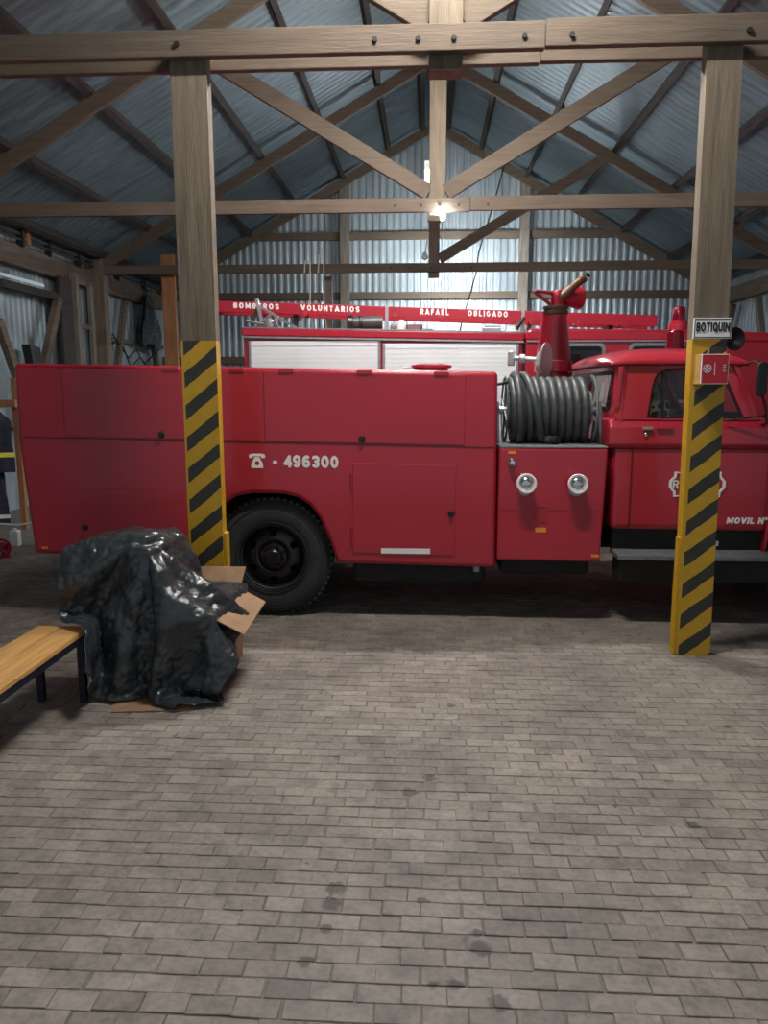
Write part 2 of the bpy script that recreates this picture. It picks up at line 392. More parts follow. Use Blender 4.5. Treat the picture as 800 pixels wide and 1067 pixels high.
# ------------------------------------------------------------------ floor
BL, BW, J = 0.146, 0.081, 0.0028
fb = MB(); fb.box(XL, XR, YF, YB, -0.30, -0.0045)
floor = tag(fb.build('floor', 'mortar'), kind='structure')
def brick_geo(mb, cx, cy, L_, W_, z, tx=0, ty=0, rz=0.0):
    a, b, e = L_ / 2, W_ / 2, 0.0022
    ca, sa = math.cos(rz), math.sin(rz)
    vs = []
    for (x, y, zz) in [(-a, -b, -0.02), (a, -b, -0.02), (a, b, -0.02), (-a, b, -0.02),
                       (-a, -b, z - e), (a, -b, z - e), (a, b, z - e), (-a, b, z - e),
                       (-a + e, -b + e, z), (a - e, -b + e, z), (a - e, b - e, z), (-a + e, b - e, z)]:
        vs.append((cx + x * ca - y * sa, cy + x * sa + y * ca, zz + tx * x + ty * y))
    mb.add(vs, [(0, 1, 5, 4), (1, 2, 6, 5), (2, 3, 7, 6), (3, 0, 4, 7), (4, 5, 9, 8), (5, 6, 10, 9), (6, 7, 11, 10), (7, 4, 8, 11), (8, 9, 10, 11)])
def in_view(x, y):
    # does the floor point lie in the photograph's frame?
    v = Vector((x, y, -1.9)); mw = cam_o.rotation_euler.to_matrix()
    q = mw.transposed() @ v; z = -q.z
    return z > 0.1 and abs(q.x / z) * 800 < 408 and abs(q.y / z) * 800 < 545
shared = []
for k in range(10):
    mb = MB(); brick_geo(mb, 0, 0, BL - J + random.uniform(-.003, .002), BW - J + random.uniform(-.003, .0015), 0.0, random.uniform(-.014, .014), random.uniform(-.02, .02))
    shared.append(mb.mesh('brick', 'brick_single'))
rest = MB(); nsing = 0
row = 0; y = 0.55
while y < 8.9:
    off = (row % 2) * BL / 2 + random.uniform(-0.018, 0.018)
    half = min(1.2 + y * 0.85, 6.2)
    x = -math.floor(half / BL) * BL + off
    while x < half:
        zt = random.uniform(-0.0022, 0.0012); rz = random.gauss(0, 0.016); yj = random.gauss(0, .0016); xj = random.gauss(0, .003)
        if nsing < 300 and y > 1.9 and in_view(x, y):
            link('brick', shared[random.randrange(10)], floor, loc=(x + xj, y + yj, zt), rot=(0, 0, rz)); nsing += 1
        else:
            brick_geo(rest, x + xj, y + yj, BL - J + random.uniform(-.004, .002), BW - J + random.uniform(-.004, .0015), zt, random.uniform(-.014, .014), random.uniform(-.02, .02), rz)
        x += BL
    y += BW; row += 1
tag(rest.build('brick_paving', 'brick_field', floor), kind='stuff')
mb = MB(); mb.box(XL, XR, 8.93, YB, -0.02, 0.0); mb.build('concrete_slab', 'concrete', floor)

# ------------------------------------------------------------------ corrugated sheets
def wave(t, pitch=0.165, amp=0.011):
    u = (t / pitch) % 1.0
    if u < 0.30: k = -1
    elif u < 0.5: k = -1 + 2 * (u - 0.30) / 0.20
    elif u < 0.80: k = 1
    else: k = 1 - 2 * (u - 0.80) / 0.20
    return amp * k
def wave_stations(a, b, pitch=0.165):
    out = []; k0 = math.floor(a / pitch) - 1
    k = k0
    while k * pitch < b:
        for u in (0.0, 0.30, 0.5, 0.80):
            t = (k + u) * pitch
            if a < t < b: out.append(t)
        k += 1
    return [a] + out + [b]

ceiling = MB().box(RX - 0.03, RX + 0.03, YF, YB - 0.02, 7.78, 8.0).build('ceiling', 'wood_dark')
tag(ceiling, kind='structure')
for sgn in (-1, 1):
    xe = (RX - XL + 0.35) if sgn < 0 else (XR - RX + 0.35)
    for (d0, d1, lift) in ((0.0, xe * 0.52, 0.014), (xe * 0.50, xe, 0.0)):
        y = YF; k = 0
        while y < YB + 0.2:
            y1 = min(y + 0.99, YB + 0.25)
            st = wave_stations(y, y1 + 0.04)
            vs = []
            for t in st:
                for d in (d0, d1):
                    vs.append((RX + sgn * d, t, 8.10 - SL * d + wave(t, amp=.0035) + lift + 0.002 * (k % 2)))
            fs = [(2 * i, 2 * i + 1, 2 * i + 3, 2 * i + 2) for i in range(len(st) - 1)]
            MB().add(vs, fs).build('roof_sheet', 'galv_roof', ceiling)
            y = y1; k += 1
            if y1 >= YB + 0.25: break
    for d in (0.30, 1.08, 2.14, 3.24, 4.36, 5.46, 6.35):
        x = RX + sgn * d; z = 8.10 - SL * d - 0.095
        n = Vector((sgn * SL, 0, 1)).normalized()
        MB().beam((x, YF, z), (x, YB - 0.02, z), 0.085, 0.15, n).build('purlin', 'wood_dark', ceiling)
# ridge capping
mb = MB()
mb.prism([(RX - 0.3, 8.135 - 0.3 * SL), (RX, 8.135), (RX + 0.3, 8.135 - 0.3 * SL), (RX + 0.3, 8.155 - 0.3 * SL), (RX, 8.155), (RX - 0.3, 8.155 - 0.3 * SL)], 'y', YF, YB + 0.2)
mb.build('ridge_cap', 'galv_roof', ceiling)

# gable wall
wall_back = empty('wall_back', (RX, YB, 0), kind='structure')
x = XL - 0.02; k = 0
while x < XR:
    x1 = min(x + 0.99, XR + 0.02); st = wave_stations(x, x1 + 0.03); vs = []
    for t in st:
        yy = YB + wave(t) + 0.012 - 0.003 * (k % 2)
        vs += [(t, yy, 0.0), (t, yy, roof_z(t) - 0.005)]
    MB().add(vs, [(2 * i, 2 * i + 1, 2 * i + 3, 2 * i + 2) for i in range(len(st) - 1)]).build('metal_sheet', 'galv', wall_back)
    x = x1; k += 1
for x in (-2.0, 2.24):
    MB().box(x - 0.11, x + 0.11, YB - 0.22, YB - 0.03, 0, roof_z(x) - 0.10).build('stud', 'wood_grey', wall_back, 0.006)
for z in (1.2, 2.6, 4.12, 5.50):
    xx = [XL, -2.11, -1.89, 2.13, 2.35, XR]
    for a, b in zip(xx[::2], xx[1::2]):
        lim = (8.0 - z) / SL - 0.25
        a2, b2 = max(a, RX - lim), min(b, RX + lim)
        if b2 > a2: MB().box(a2, b2, YB - 0.12, YB - 0.02, z - 0.085, z + 0.085).build('girt', 'wood_x', wall_back, 0.005)
for sgn in (-1, 1):
    xe = (XL if sgn < 0 else XR)
    MB().beam((RX, YB - 0.28, 7.88), (xe, YB - 0.28, 7.88 - SL * abs(xe - RX)), 0.07, 0.2).build('rafter', 'wood_x', wall_back)

# side walls
def side_wall(name, X, inn):
    wl = empty(name, (X, 8.0, 0), kind='structure')
    y = YF; k = 0; top = roof_z(X) - 0.02
    while y < YB - 0.1:
        y1 = min(y + 0.99, YB); st = wave_stations(y, y1 + 0.03); vs = []
        for t in st:
            xx = X - inn * (wave(t, amp=0.006) + 0.01) + 0.002 * (k % 2)
            vs += [(xx, t, 0.0), (xx, t, top)]
        if inn > 0 and 9.0 < y and y1 < 13.6:
            # daylight gap above the sliding door: the sheet is in two lengths
            v2 = [(a_, b_, c_ if c_ < 1 else 3.625) for a_, b_, c_ in vs]; v3 = [(a_, b_, c_ if c_ > 1 else 3.675) for a_, b_, c_ in vs]
            for vv in (v2, v3): MB().add(vv, [(2 * i, 2 * i + 1, 2 * i + 3, 2 * i + 2) for i in range(len(st) - 1)]).build('metal_sheet', 'galv', wl)
        else: MB().add(vs, [(2 * i, 2 * i + 1, 2 * i + 3, 2 * i + 2) for i in range(len(st) - 1)]).build('metal_sheet', 'galv', wl)
        y = y1; k += 1
    def b(n, x0, x1, y0, y1, z0, z1, m):
        a, c = sorted((X + inn * x0, X + inn * x1)); return MB().box(a, c, y0, y1, z0, z1).build(n, m, wl, 0.006)
    for (ya, yb) in ((YF, 5.42), (5.66, 9.90), (10.06, 14.82), (15.12, YB - 0.25)):
        b('top_plate', 0.02, 0.16, ya, yb, 3.80, 4.12, 'wood_y')
        if not (inn > 0 and 9 < ya < 13): b('girt', 0.02, 0.10, ya, yb, 2.86, 2.95, 'wood_y')
        b('girt', 0.02, 0.10, ya, yb, 1.3, 1.42, 'wood_y')
        L_ = yb - ya
        for (ps, pe) in (((0.10, ya + 0.05, 0.8), (0.10, ya + 1.25, 3.72)), ((0.10, yb - 0.05, 0.8), (0.10, yb - 1.25, 3.72))):
            MB().beam((X + inn * ps[0] + inn * 0.06, ps[1], ps[2]), (X + inn * pe[0] + inn * 0.06, pe[1], pe[2]), 0.10, 0.14).build('knee_brace', 'wood_y', wl)
    for yc in (5.54, 9.98, 14.97):
        b('wall_post', 0.02, 0.36, yc - 0.11, yc + 0.13, 0, 4.36, 'wood_z')
    return wl
wl = side_wall('wall_left', XL, 1)
wr = side_wall('wall_right', XR, -1)

# left wall extras
MB().box(XL + .18, XL + .24, 13.32, 13.75, 0, 3.82).build('plank_upright', 'wood_dark', wl, .004)
MB().box(XL + .18, XL + .30, 13.80, 13.92, 0, 3.95).build('plank_upright', 'wood_grey', wl, .004)
MB().box(XL + .18, XL + .26, 14.50, 14.62, 0, 3.80).build('plank_upright', 'wood_grey', wl, .004)
MB().box(XL + .18, XL + .24, 13.92, 14.50, 3.00, 3.08).build('rail', 'wood_y', wl, .004)
MB().box(XL + .17, XL + .25, 9.0, 13.3, 3.40, 3.52).build('door_track', 'wood_dark', wl, .004)
MB().beam((XL + .22, 12.0, 1.2), (XL + .22, 13.25, 3.42), .10, .15).build('knee_brace', 'wood_y', wl)
MB().beam((XL + .22, 12.05, 1.5), (XL + .22, 11.3, 2.9), .10, .14).build('knee_brace', 'wood_y', wl)
MB().box(XL + .16, XL + .22, 12.35, 12.45, 4.15, 4.42).build('block', 'wood_orange', wl, .003)
for k, (xx, zz, rr) in enumerate(((.06, 4.30, .032), (.08, 4.21, .022))):
    MB().cyl((XL + xx + .1, 4.0, zz), (XL + xx + .1, 18.9, zz), rr, n=10).build('conduit', 'pipe', wl, smooth=40)
for yy in (9.2, 11.1, 12.2, 13.1, 14.2, 16.0, 17.5):
    MB().box(XL + .11, XL + .22, yy, yy + .05, 4.10, 4.36).build('pipe_clip', 'chassis', wl)

# ------------------------------------------------------------------ roof trusses
def truss(name, yc, label, planks, xl, xr, splice, bolts, kingw=0.2, webs=(-1, 1), up=0):
    t = empty(name, (RX, yc, 4.055), label, 'truss', 'timber roof trusses')
    zt, zb = 4.22, 4.055
    for (ya, yb) in planks:
        MB().box(xl, splice - 0.003, ya, yb, zb, zt).build('tie_beam', 'wood_x', t, 0.006)
        MB().box(splice + 0.003, xr, ya + .004, yb + .004, zb + 0.012, zt + 0.014).build('tie_beam', 'wood_x', t, 0.006)
    y0 = min(p[0] for p in planks); y1 = max(p[1] for p in planks)
    if len(planks) == 2: ka, kb = planks[0][1], planks[1][0]
    else: ka, kb = y1, y1 + 0.08
    MB().box(RX - .02 - kingw / 2, RX - .02 + kingw / 2, ka + .002, kb - .002, 3.96, 7.72).build('king_post', 'wood_z', t, 0.006)
    for sgn in (-1, 1):
        xe = (xl + 0.1) if sgn < 0 else (xr - 0.1)
        dx = abs(xe - RX)
        MB().beam((RX + sgn * 0.02, (ka + kb) / 2, 7.82), (xe, (ka + kb) / 2, 7.82 - SL * dx), 0.075, 0.19).build('rafter', 'wood_x', t, 0.005)
    for sgn in webs:
        # web strut from the foot of the king post up to the rafter
        a = Vector((RX - .02 + sgn * 0.10, (ka + kb) / 2 - .004 * sgn, 4.30)); b = Vector((RX + sgn * 3.14, (ka + kb) / 2 - .004 * sgn, 4.30 + 3.04 * .585))
        MB().beam(a, b, 0.07, 0.19).build('web_strut', 'wood_x', t, 0.005)
    for x in bolts:
        MB().cyl((x, y0 - .014, 4.13), (x, y0 + .01, 4.13), 0.017, n=8).build('bolt', 'chassis', t)
    return t
truss('roof_truss', 5.43, 'double plank roof truss carried by two striped posts', ((5.37, 5.43), (5.60, 5.66)), XL + .2, XR - .2, 0.735, (-1.66, -.36, -.08, .15, .60, .90, 2.0), 0.22)
truss('roof_truss', 9.96, 'timber roof truss with V struts above the shuttered fire truck', ((9.93, 9.99),), XL + .2, XR - .2, 0.50, (-.42, -.1, .13, .36, .72), 0.20)
truss('roof_truss', 14.9, 'timber roof truss with a single strut near the gable wall', ((14.87, 14.93),), XL + .2, XR - .2, 2.9, (-.7, -.35, .05, .8), 0.20, webs=(1,))

# ------------------------------------------------------------------ striped posts
def post(xt, xb, lab, x_side, nm, phase):
    stripe_mat(nm, xb[0], phase)
    t = empty('timber_post', (sum(xb) / 2, 5.49, 0), lab, 'post', 'posts under the front truss')
    mb = MB(); ya, yb = 5.432, 5.538; zp = 2.235
    def at(z, k): return xb[k] + (xt[k] - xb[k]) * z / 4.0
    def q(z0, z1, mf, ms):
        vs = [(at(z, k), y_, z) for z in (z0, z1) for y_ in (ya, yb) for k in (0, 1)]
        mb.add(vs, [(0, 1, 5, 4)], mf); mb.add(vs, [(2, 6, 7, 3), (0, 4, 6, 2), (1, 3, 7, 5)], ms)
    q(0, zp, 1, 2); q(zp, 4.21, 0, 0)
    mb.add([(at(4.21, 0), ya, 4.21), (at(4.21, 1), ya, 4.21), (at(4.21, 1), yb, 4.21), (at(4.21, 0), yb, 4.21)], [(0, 1, 2, 3)], 0)
    mb.build('post', ['wood_z', nm, 'yellow'], t)
    xs = (xb[1], xb[1] + .022) if x_side > 0 else (xb[0] - .020, xb[0] + .004)
    MB().box(xs[0], xs[1], 5.45, 5.53, 0, 0.86).build('side_board', 'yellow', t, 0.004)
    return t
post((-1.735, -1.487), (-1.735, -1.480), 'timber post with yellow and black stripes behind the plastic-covered heap', 1, 'stripes_a', 1.227)
post((1.773, 1.997), (1.810, 2.050), 'timber post with yellow and black stripes carrying the first aid box', -1, 'stripes_b', 1.099)

# sign and first aid box on the post
sg = empty('wall_sign', (1.915, 5.42, 2.24), 'white BOTIQUIN sign nailed to the striped post', 'sign')
MB().box(1.788, 2.040, 5.416, 5.434, 2.236, 2.372).build('plate', 'sign_white', sg, .002)
mb = MB()
for (a, b, c, d) in ((1.793, 2.035, 2.361, 2.367), (1.793, 2.035, 2.241, 2.247), (1.793, 1.798, 2.241, 2.367), (2.030, 2.035, 2.241, 2.367)): mb.box(a, b, 5.4145, 5.417, c, d)
mb.build('border', 'sign_black', sg)
text('letter', 'BOTIQUIN', 1.804, 2.024, 2.312, 5.4135, 0.062, 'sign_black', sg, bold=.22, gap=.12)
ba = empty('first_aid_box', (1.94, 5.36, 1.94), 'wooden first aid box with red front hung on the striped post', 'box')
MB().box(1.812, 1.992, 5.325, 5.434, 1.930, 2.130).build('case', 'kit_wood', ba, .003)
MB().box(1.818, 1.998, 5.310, 5.324, 1.932, 2.130).build('lid', 'white_paint', ba, .002)
MB().box(1.823, 1.993, 5.3085, 5.3115, 1.937, 2.125).build('front_panel', 'kit_red', ba)
mb = MB()
cxx, czz = 1.858, 2.034
mb.box(cxx - .019, cxx + .019, 5.306, 5.3095, czz - .007, czz + .007); mb.box(cxx - .007, cxx + .007, 5.306, 5.3095, czz - .019, czz + .019)
mb.ring([(cxx + .028 * math.cos(R(a)), czz + .028 * math.sin(R(a))) for a in range(0, 360, 20)], [(cxx + .024 * math.cos(R(a)), czz + .024 * math.sin(R(a))) for a in range(0, 360, 20)], lambda u, v, t: (u, 5.3062 + t, v), .003)
mb.box(1.905, 1.908, 5.306, 5.3095, 1.99, 2.075)
mb.build('cross_emblem', 'white_paint', ba)
mb = MB()
for zz in (2.015, 2.027, 2.04, 2.053): mb.box(1.960, 1.977, 5.306, 5.3095, zz, zz + .006)
mb.build('small_mark', 'reflect', ba)
MB().cyl((1.89, 5.40, 2.125), (1.89, 5.40, 2.17), 0.008, n=8).build('hanger', 'chrome', ba)

# ------------------------------------------------------------------ wheels
def wheel_parts(root, cx, y, cz, rad, facing=-1, detail=True):
    # outer side faces facing * Y ; width 0.26
    ax = (0, facing, 0)
    k = rad / 0.5
    tyre = MB().lathe((cx, y, cz), ax, [(p * k, o) for p, o in ((.265, -.02), (.285, .0), (.33, .018), (.40, .024), (.452, .008), (.470, -.012), (.493, -.03), (.50, -.06), (.50, -.22), (.493, -.25), (.45, -.28), (.33, -.29), (.265, -.26))], n=72, closed=True).build('tyre', 'rubber', root, smooth=35)
    if detail:
        mb = MB()
        for i in range(56):
            t = 2 * math.pi * i / 56
            for (o, w_) in ((-.035, .05), (-.105, .05)):
                c = Vector((cx + math.cos(t) * .497 * k, y + facing * o, cz + math.sin(t) * .497 * k))
                d = Vector((math.cos(t), 0, math.sin(t)))
                mb.beam(c - Vector((0, .025, 0)), c + Vector((0, .025, 0)), .03, .022, up=d)
        tag(mb.build('tread', 'rubber', tyre), kind='stuff')
        mb = MB()
        for (ra, rb) in ((.30, .306), (.425, .431)):
            mb.lathe((cx, y, cz), ax, ((ra * k, .012), (ra * k, .026), (rb * k, .026), (rb * k, .012)), n=64, closed=True)
        mb.build('sidewall_bead', 'rubber', tyre, smooth=35)
    rim = MB().lathe((cx, y, cz), ax, [(p * k, o) for p, o in ((.262, -.24), (.262, -.035), (.280, .004), (.292, .010), (.292, .002), (.272, -.02), (.255, -.05), (.245, -.24))], n=64, closed=True).build('rim', 'black_gloss', root, smooth=35)
    # dish with hand holes
    n, rings = 120, 14
    prof = []
    for j in range(rings + 1):
        u = j / rings; r_ = .250 - u * .145
        o = -.085 + .05 * math.sin(min(1, u * 1.2) * math.pi * .5) - (.03 * max(0, (u - .75) / .25))
        prof.append((r_ * k, o))
    vs = []
    for r_, o in prof:
        for i in range(n):
            t = 2 * math.pi * i / n; vs.append((cx + r_ * math.cos(t), y + facing * o, cz + r_ * math.sin(t)))
    fs = []
    for j in range(rings):
        for i in range(n):
            am = (i + .5) * 360 / n; rm = (prof[j][0] + prof[j + 1][0]) / 2 / k; hole = False
            for h_ in range(6):
                da = (am - (30 + 60 * h_) + 180) % 360 - 180
                if (R(da) * .198 / .034) ** 2 + ((rm - .198) / .027) ** 2 < 1: hole = True
            if not hole: fs.append((j * n + i, j * n + (i + 1) % n, (j + 1) * n + (i + 1) % n, (j + 1) * n + i))
    MB().add(vs, fs).build('wheel_disc', 'black_gloss', root, smooth=40)
    hub = MB().lathe((cx, y, cz), ax, [(p * k, o) for p, o in ((.112, -.10), (.112, -.062), (.075, -.055), (.070, .0), (.055, .012), (.0005, .014))], n=32).build('hub', 'black_gloss', root, smooth=35)
    nut = MB().cyl((0, -.0, 0), (0, facing * .035, 0), .016, n=6).mesh('lug_nut', 'black_gloss')
    for i in range(8):
        t = 2 * math.pi * (i + .5) / 8
        link('lug_nut', nut, hub, loc=(cx + .095 * k * math.cos(t), y - facing * .06, cz + .095 * k * math.sin(t)))
    MB().lathe((cx, y, cz), ax, [(.24 * k, -.245), (.24 * k, -.20), (.0005, -.20)], n=32).build('brake_drum', 'chassis', root)

# ------------------------------------------------------------------ fire truck with locker body
FT = empty('fire_truck', (-0.4, 7.2, 0), 'red fire truck with hose reel, water cannon and telephone number 496300', 'fire truck')
YN, YFAR = 6.15, 8.45
SH = 0.0185
def sz(x, z): return z - SH * (x - 0.55)
arch = [(-0.735, .455), (-.80, .66), (-.87, .82), (-.95, .93), (-1.05, .995), (-1.17, 1.02), (-1.42, 1.02), (-1.56, .99), (-1.67, .92), (-1.75, .80), (-1.82, .62), (-1.86, .455)]
prof = [(0.57, .455), (0.55, 2.035), (-3.34, 2.035), (-3.36, 1.40), (-3.30, .46)]
out = [(x, sz(x, z)) for x, z in [(0.57, .458)] + arch + [(-3.29, .458), (-3.36, 1.40), (-3.35, 2.035), (0.55, 2.035)]]
body = MB().prism(out, 'y', YN, YFAR).build('locker_body', 'red', FT, 0.035, smooth=30, segs=3)
# wheel well lining
pts = [(x, sz(x, z) + .003) for x, z in arch]
mb = MB(); n = len(pts)
mb.box(-1.9, -.7, 6.75, 6.80, .62, 1.06)
mb.build('wheel_well', 'chassis', FT)
def panel(name, x0, x1, z0, z1, yy, parent, m='red', th=.010, bev=.004, sheared=True):
    f = sz if sheared else (lambda x, z: z)
    return MB().prism([(x0, f(x0, z0)), (x1, f(x1, z0)), (x1, f(x1, z1)), (x0, f(x0, z1))], 'y', yy - th, yy + .004).build(name, m, parent, bev)
def seam(x0, x1, z, yy, parent, m='red_seam', th=.005):
    return MB().prism([(x0, sz(x0, z) - .003), (x1, sz(x1, z) - .003), (x1, sz(x1, z) + .003), (x0, sz(x0, z) + .003)], 'y', yy - th, yy + .002)
def latch(x, z, parent, r=.022):
    o = MB().lathe((x, YN - .008, z), (0, -1, 0), ((r * 1.25, 0), (r * 1.25, .006), (r, .012), (r * .9, .026), (.0005, .028)), n=16).build('latch', 'black', parent, smooth=35)
    return o
fl = []
for (x0, x1, xl) in ((-2.95, -1.335, -2.15), (-1.305, .298, -.52)):
    d = panel('locker_flap', x0, x1, 1.452, 2.005, YN, FT); fl.append(d)
    latch(xl, sz(xl, 1.485), d)
    for xh in ((-2.05, -1.52) if x0 < -2 else (-1.12, -.50, .11)):
        MB().box(xh - .06, xh + .06, YN - .022, YN + .01, sz(xh, 1.995), sz(xh, 2.028)).build('hinge', 'red', d, .004)
seam(-3.30, .53, 1.440, YN, FT).build('body_seam', 'red_seam', FT)
d = panel('locker_door', -.595, .235, .555, 1.290, YN, FT); latch(.20, .905, d)
for zz in (1.17, .72):
    MB().cyl((-.605, YN - .012, zz - .06), (-.605, YN - .012, zz + .06), .011, n=8).build('hinge', 'red', d)
MB().box(-.367, .033, YN - .0135, YN - .009, .572, .615).build('reflector_strip', 'white_paint', d)
d = panel('locker_door', -2.86, -2.0, .62, 1.03, YN, FT, th=.005); latch(-2.885 + .05, sz(-2.9, .70), d)
MB().box(-3.22, -3.17, YN - .004, YN + .002, .575, .595).build('marker_sticker', 'orange', FT)
# roof hatch
d = MB().lathe((.03, 6.55, 2.02), (0, 0, 1), ((.14, 0), (.14, .05), (.17, .055), (.17, .075), (.10, .09), (.0005, .092)), n=32).build('tank_hatch', 'red', FT, smooth=35)
MB().tube([(-.20, 6.5, 2.03), (-.20, 6.5, 2.075), (-.12, 6.5, 2.08), (-.1, 6.52, 2.06)], .007).build('hatch_lever', 'steel', FT)
# telephone number with handset symbol
def yface(v): return YN - .0015
text('digit', '- 496300', -1.245, -.712, 1.325, YN - .002, .102, 'white_paint', FT, bold=.24, slope=-.008, gap=.12)
ph = MB()
px0, pz0, ps = -1.375, 1.325, .062
hand = [(-1, .55), (-.95, .85), (-.6, 1.0), (.6, 1.0), (.95, .85), (1, .55), (.95, .38), (.55, .38), (.5, .62), (-.5, .62), (-.55, .38), (-.95, .38)]
ph.prism([(px0 + a * ps * 1.08, pz0 + b * ps * .95) for a, b in hand], 'y', YN - .002, YN + .001)
bod = [(-.30, .50), (.30, .50), (.42, .25), (.75, -.35), (.80, -.95), (-.80, -.95), (-.75, -.35), (-.42, .25)]
cc = [(.30 * math.cos(R(a)), -.32 + .30 * math.sin(R(a))) for a in (112, 68, 40, -10, -60, -120, -170, 140)]
ph.ring([(px0 + a * ps, pz0 + b * ps) for a, b in bod], [(px0 + a * ps, pz0 + b * ps) for a, b in cc], lambda u, v, t: (u, YN - .002 + t, v), .003)
ph.build('telephone_symbol', 'white_paint', FT)
# chassis, rear axle, wheels
mb = MB(); mb.box(-3.1, 4.3, 6.75, 6.87, .52, .70); mb.box(-3.1, 4.3, 7.73, 7.85, .52, .70)
for xx in (-3.0, -.6, 1.2, 2.6): mb.box(xx, xx + .1, 6.87, 7.73, .54, .68)
mb.build('chassis_frame', 'chassis', FT)
MB().box(-.62, .50, 6.32, 6.72, .28, .52).build('fuel_tank', 'chassis', FT, .04)
MB().box(.62, 1.36, 6.35, 8.2, .36, .54).build('pump_casing', 'chassis', FT, .03)
MB().cyl((.42, 6.28, .40), (.42, 6.28, .46), .03, n=10).build('drain_plug', 'steel', FT)
wr_ = empty  # (wheel parts are sub-parts of a wheel part)
def wheel(root, x, y, z, rad, facing, detail):
    h = MB().cyl((x, y - facing * .30, z), (x, y - facing * .10, z), .06, n=12).build('wheel', 'chassis', root)
    wheel_parts_sub(h, x, y, z, rad, facing, detail); return h
def wheel_parts_sub(h, *a):
    n0 = set(bpy.data.objects.keys()); wheel_parts(h, *a)
    for o in bpy.data.objects:
        if o.name not in n0 and o.parent is not h and o.parent and o.parent.parent is h: o.parent = h
wheel(FT, -1.285, 6.235, .505, .50, -1, True)
wheel(FT, -1.285, 8.36, .505, .50, 1, False)
wheel(FT, 3.32, 6.27, .505, .50, -1, True)
wheel(FT, 3.32, 8.14, .505, .50, 1, False)
MB().cyl((-1.285, 6.5, .505), (-1.285, 8.1, .505), .075, n=14).build('axle', 'chassis', FT)
MB().cyl((3.32, 6.5, .505), (3.32, 7.9, .505), .06, n=14).build('axle', 'chassis', FT)

# pump panel
YP = 6.12
pp = MB().prism([(.572, .53), (1.395, .525), (1.425, 1.435), (.572, 1.440)], 'y', YP, 8.42).build('pump_panel', 'red', FT, .018)
MB().box(.575, 1.42, 6.125, 8.40, 1.440, 1.452).build('deck_plate', 'greypaint', FT)
for xc in (.782, 1.180):
    z = 1.165; y = YP
    a = Vector((0, -.88, .12)).normalized()
    o = MB().lathe((xc, y, z - .045), (0, -1, 0), ((.058, -.01), (.058, .02), (.050, .025), (.050, .06), (.0005, .06)), n=24).build('outlet', 'steel', FT, smooth=35)
    MB().lathe((xc, y - .055, z - .01), (0, -1, .12), ((.062, -.02), (.070, .0), (.070, .025), (.0005, .026)), n=28).build('coupling', 'steel', o, smooth=35)
    mb = MB()
    mb.lathe((xc, y - .085, z + .002), (0, -1, .12), ((.058, .0), (.078, .0), (.080, .012), (.074, .022), (.062, .020), (.056, .008)), n=32, closed=True)
    mb.build('cap_ring', 'white_plastic', o, smooth=35)
    MB().lathe((xc, y - .085, z + .002), (0, -1, .12), ((.058, .0), (.050, .012), (.025, .022), (.0005, .026)), n=28).build('cap', 'chrome', o, smooth=40)
    MB().beam((xc - .03, y - .112, z + .01), (xc + .03, y - .112, z + .01), .018, .012).build('cap_lug', 'chrome', o, .003)
o = MB().lathe((.672, YP, 1.328), (0, -1, 0), ((.032, 0), (.032, .02), (.022, .03), (.018, .055), (.0005, .056)), n=18).build('gauge_knob', 'chrome', FT, smooth=35)
MB().box(.642, .704, YP - .004, YP + .002, 1.392, 1.415).build('label_sticker', 'orange', FT)
MB().box(.745, .815, YP - .004, YP + .002, 1.222, 1.240).build('label_sticker', 'orange', FT)
MB().box(.872, .958, YP - .004, YP + .002, .765, .802).build('label_sticker', 'orange', FT)
MB().box(1.325, 1.385, YP - .004, YP + .002, .565, .587).build('label_sticker', 'orange', FT)
MB().ring(rrect(.915, .915, .11, .13, .006, 2), rrect(.915, .915, .095, .115, .006, 2), lambda u, v, t: (u, YP - .006 + t, v), .01).build('gauge_frame', 'red', FT)
MB().box(.60, 1.39, YP - .003, YP + .002, .945, .951).build('panel_seam', 'red', FT)

# hose reel
RXc, RYc, RZc = 1.0, 6.62, 1.725
ree = MB().cyl((.56, RYc, RZc), (1.46, RYc, RZc), .035, n=16).build('hose_reel', 'steel', FT, smooth=40)
for xf, rf in ((.655, .285), (1.375, .292)):
    MB().lathe((xf, RYc, RZc), (1, 0, 0), ((rf - .012, -.008), (rf, 0), (rf - .012, .008), (rf - .05, .004), (rf - .05, -.004)), n=56, closed=True).build('flange', 'greypaint', ree, smooth=35)
    for i in range(4):
        t = R(45 * 0 + 90 * i + 20)
        MB().cyl((xf, RYc, RZc), (xf, RYc + (rf - .03) * math.cos(t), RZc + (rf - .03) * math.sin(t)), .010, n=8).build('spoke', 'steel', ree)
MB().cyl((.67, RYc, RZc), (1.36, RYc, RZc), .16, n=32).build('drum', 'greypaint', ree, smooth=40)
pts = []; turns = 10.0; steps = 300
for i in range(steps + 1):
    u = i / steps; t = 2 * math.pi * turns * u
    pts.append((.70 + u * .635, RYc - .245 * math.sin(t), RZc + .245 * math.cos(t)))
MB().tube(pts, .035, 10).build('hose', 'hose', ree, smooth=60)
pts = []
for i in range(61):
    u = i / 60; t = 2 * math.pi * (1.05 * u)
    pts.append((.70 + .30 * u * u, RYc - .285 * math.sin(t + .0), RZc + .285 * math.cos(t)))
pts = pts[:34]
pts += [(.86, RYc - .285, 1.60), ]
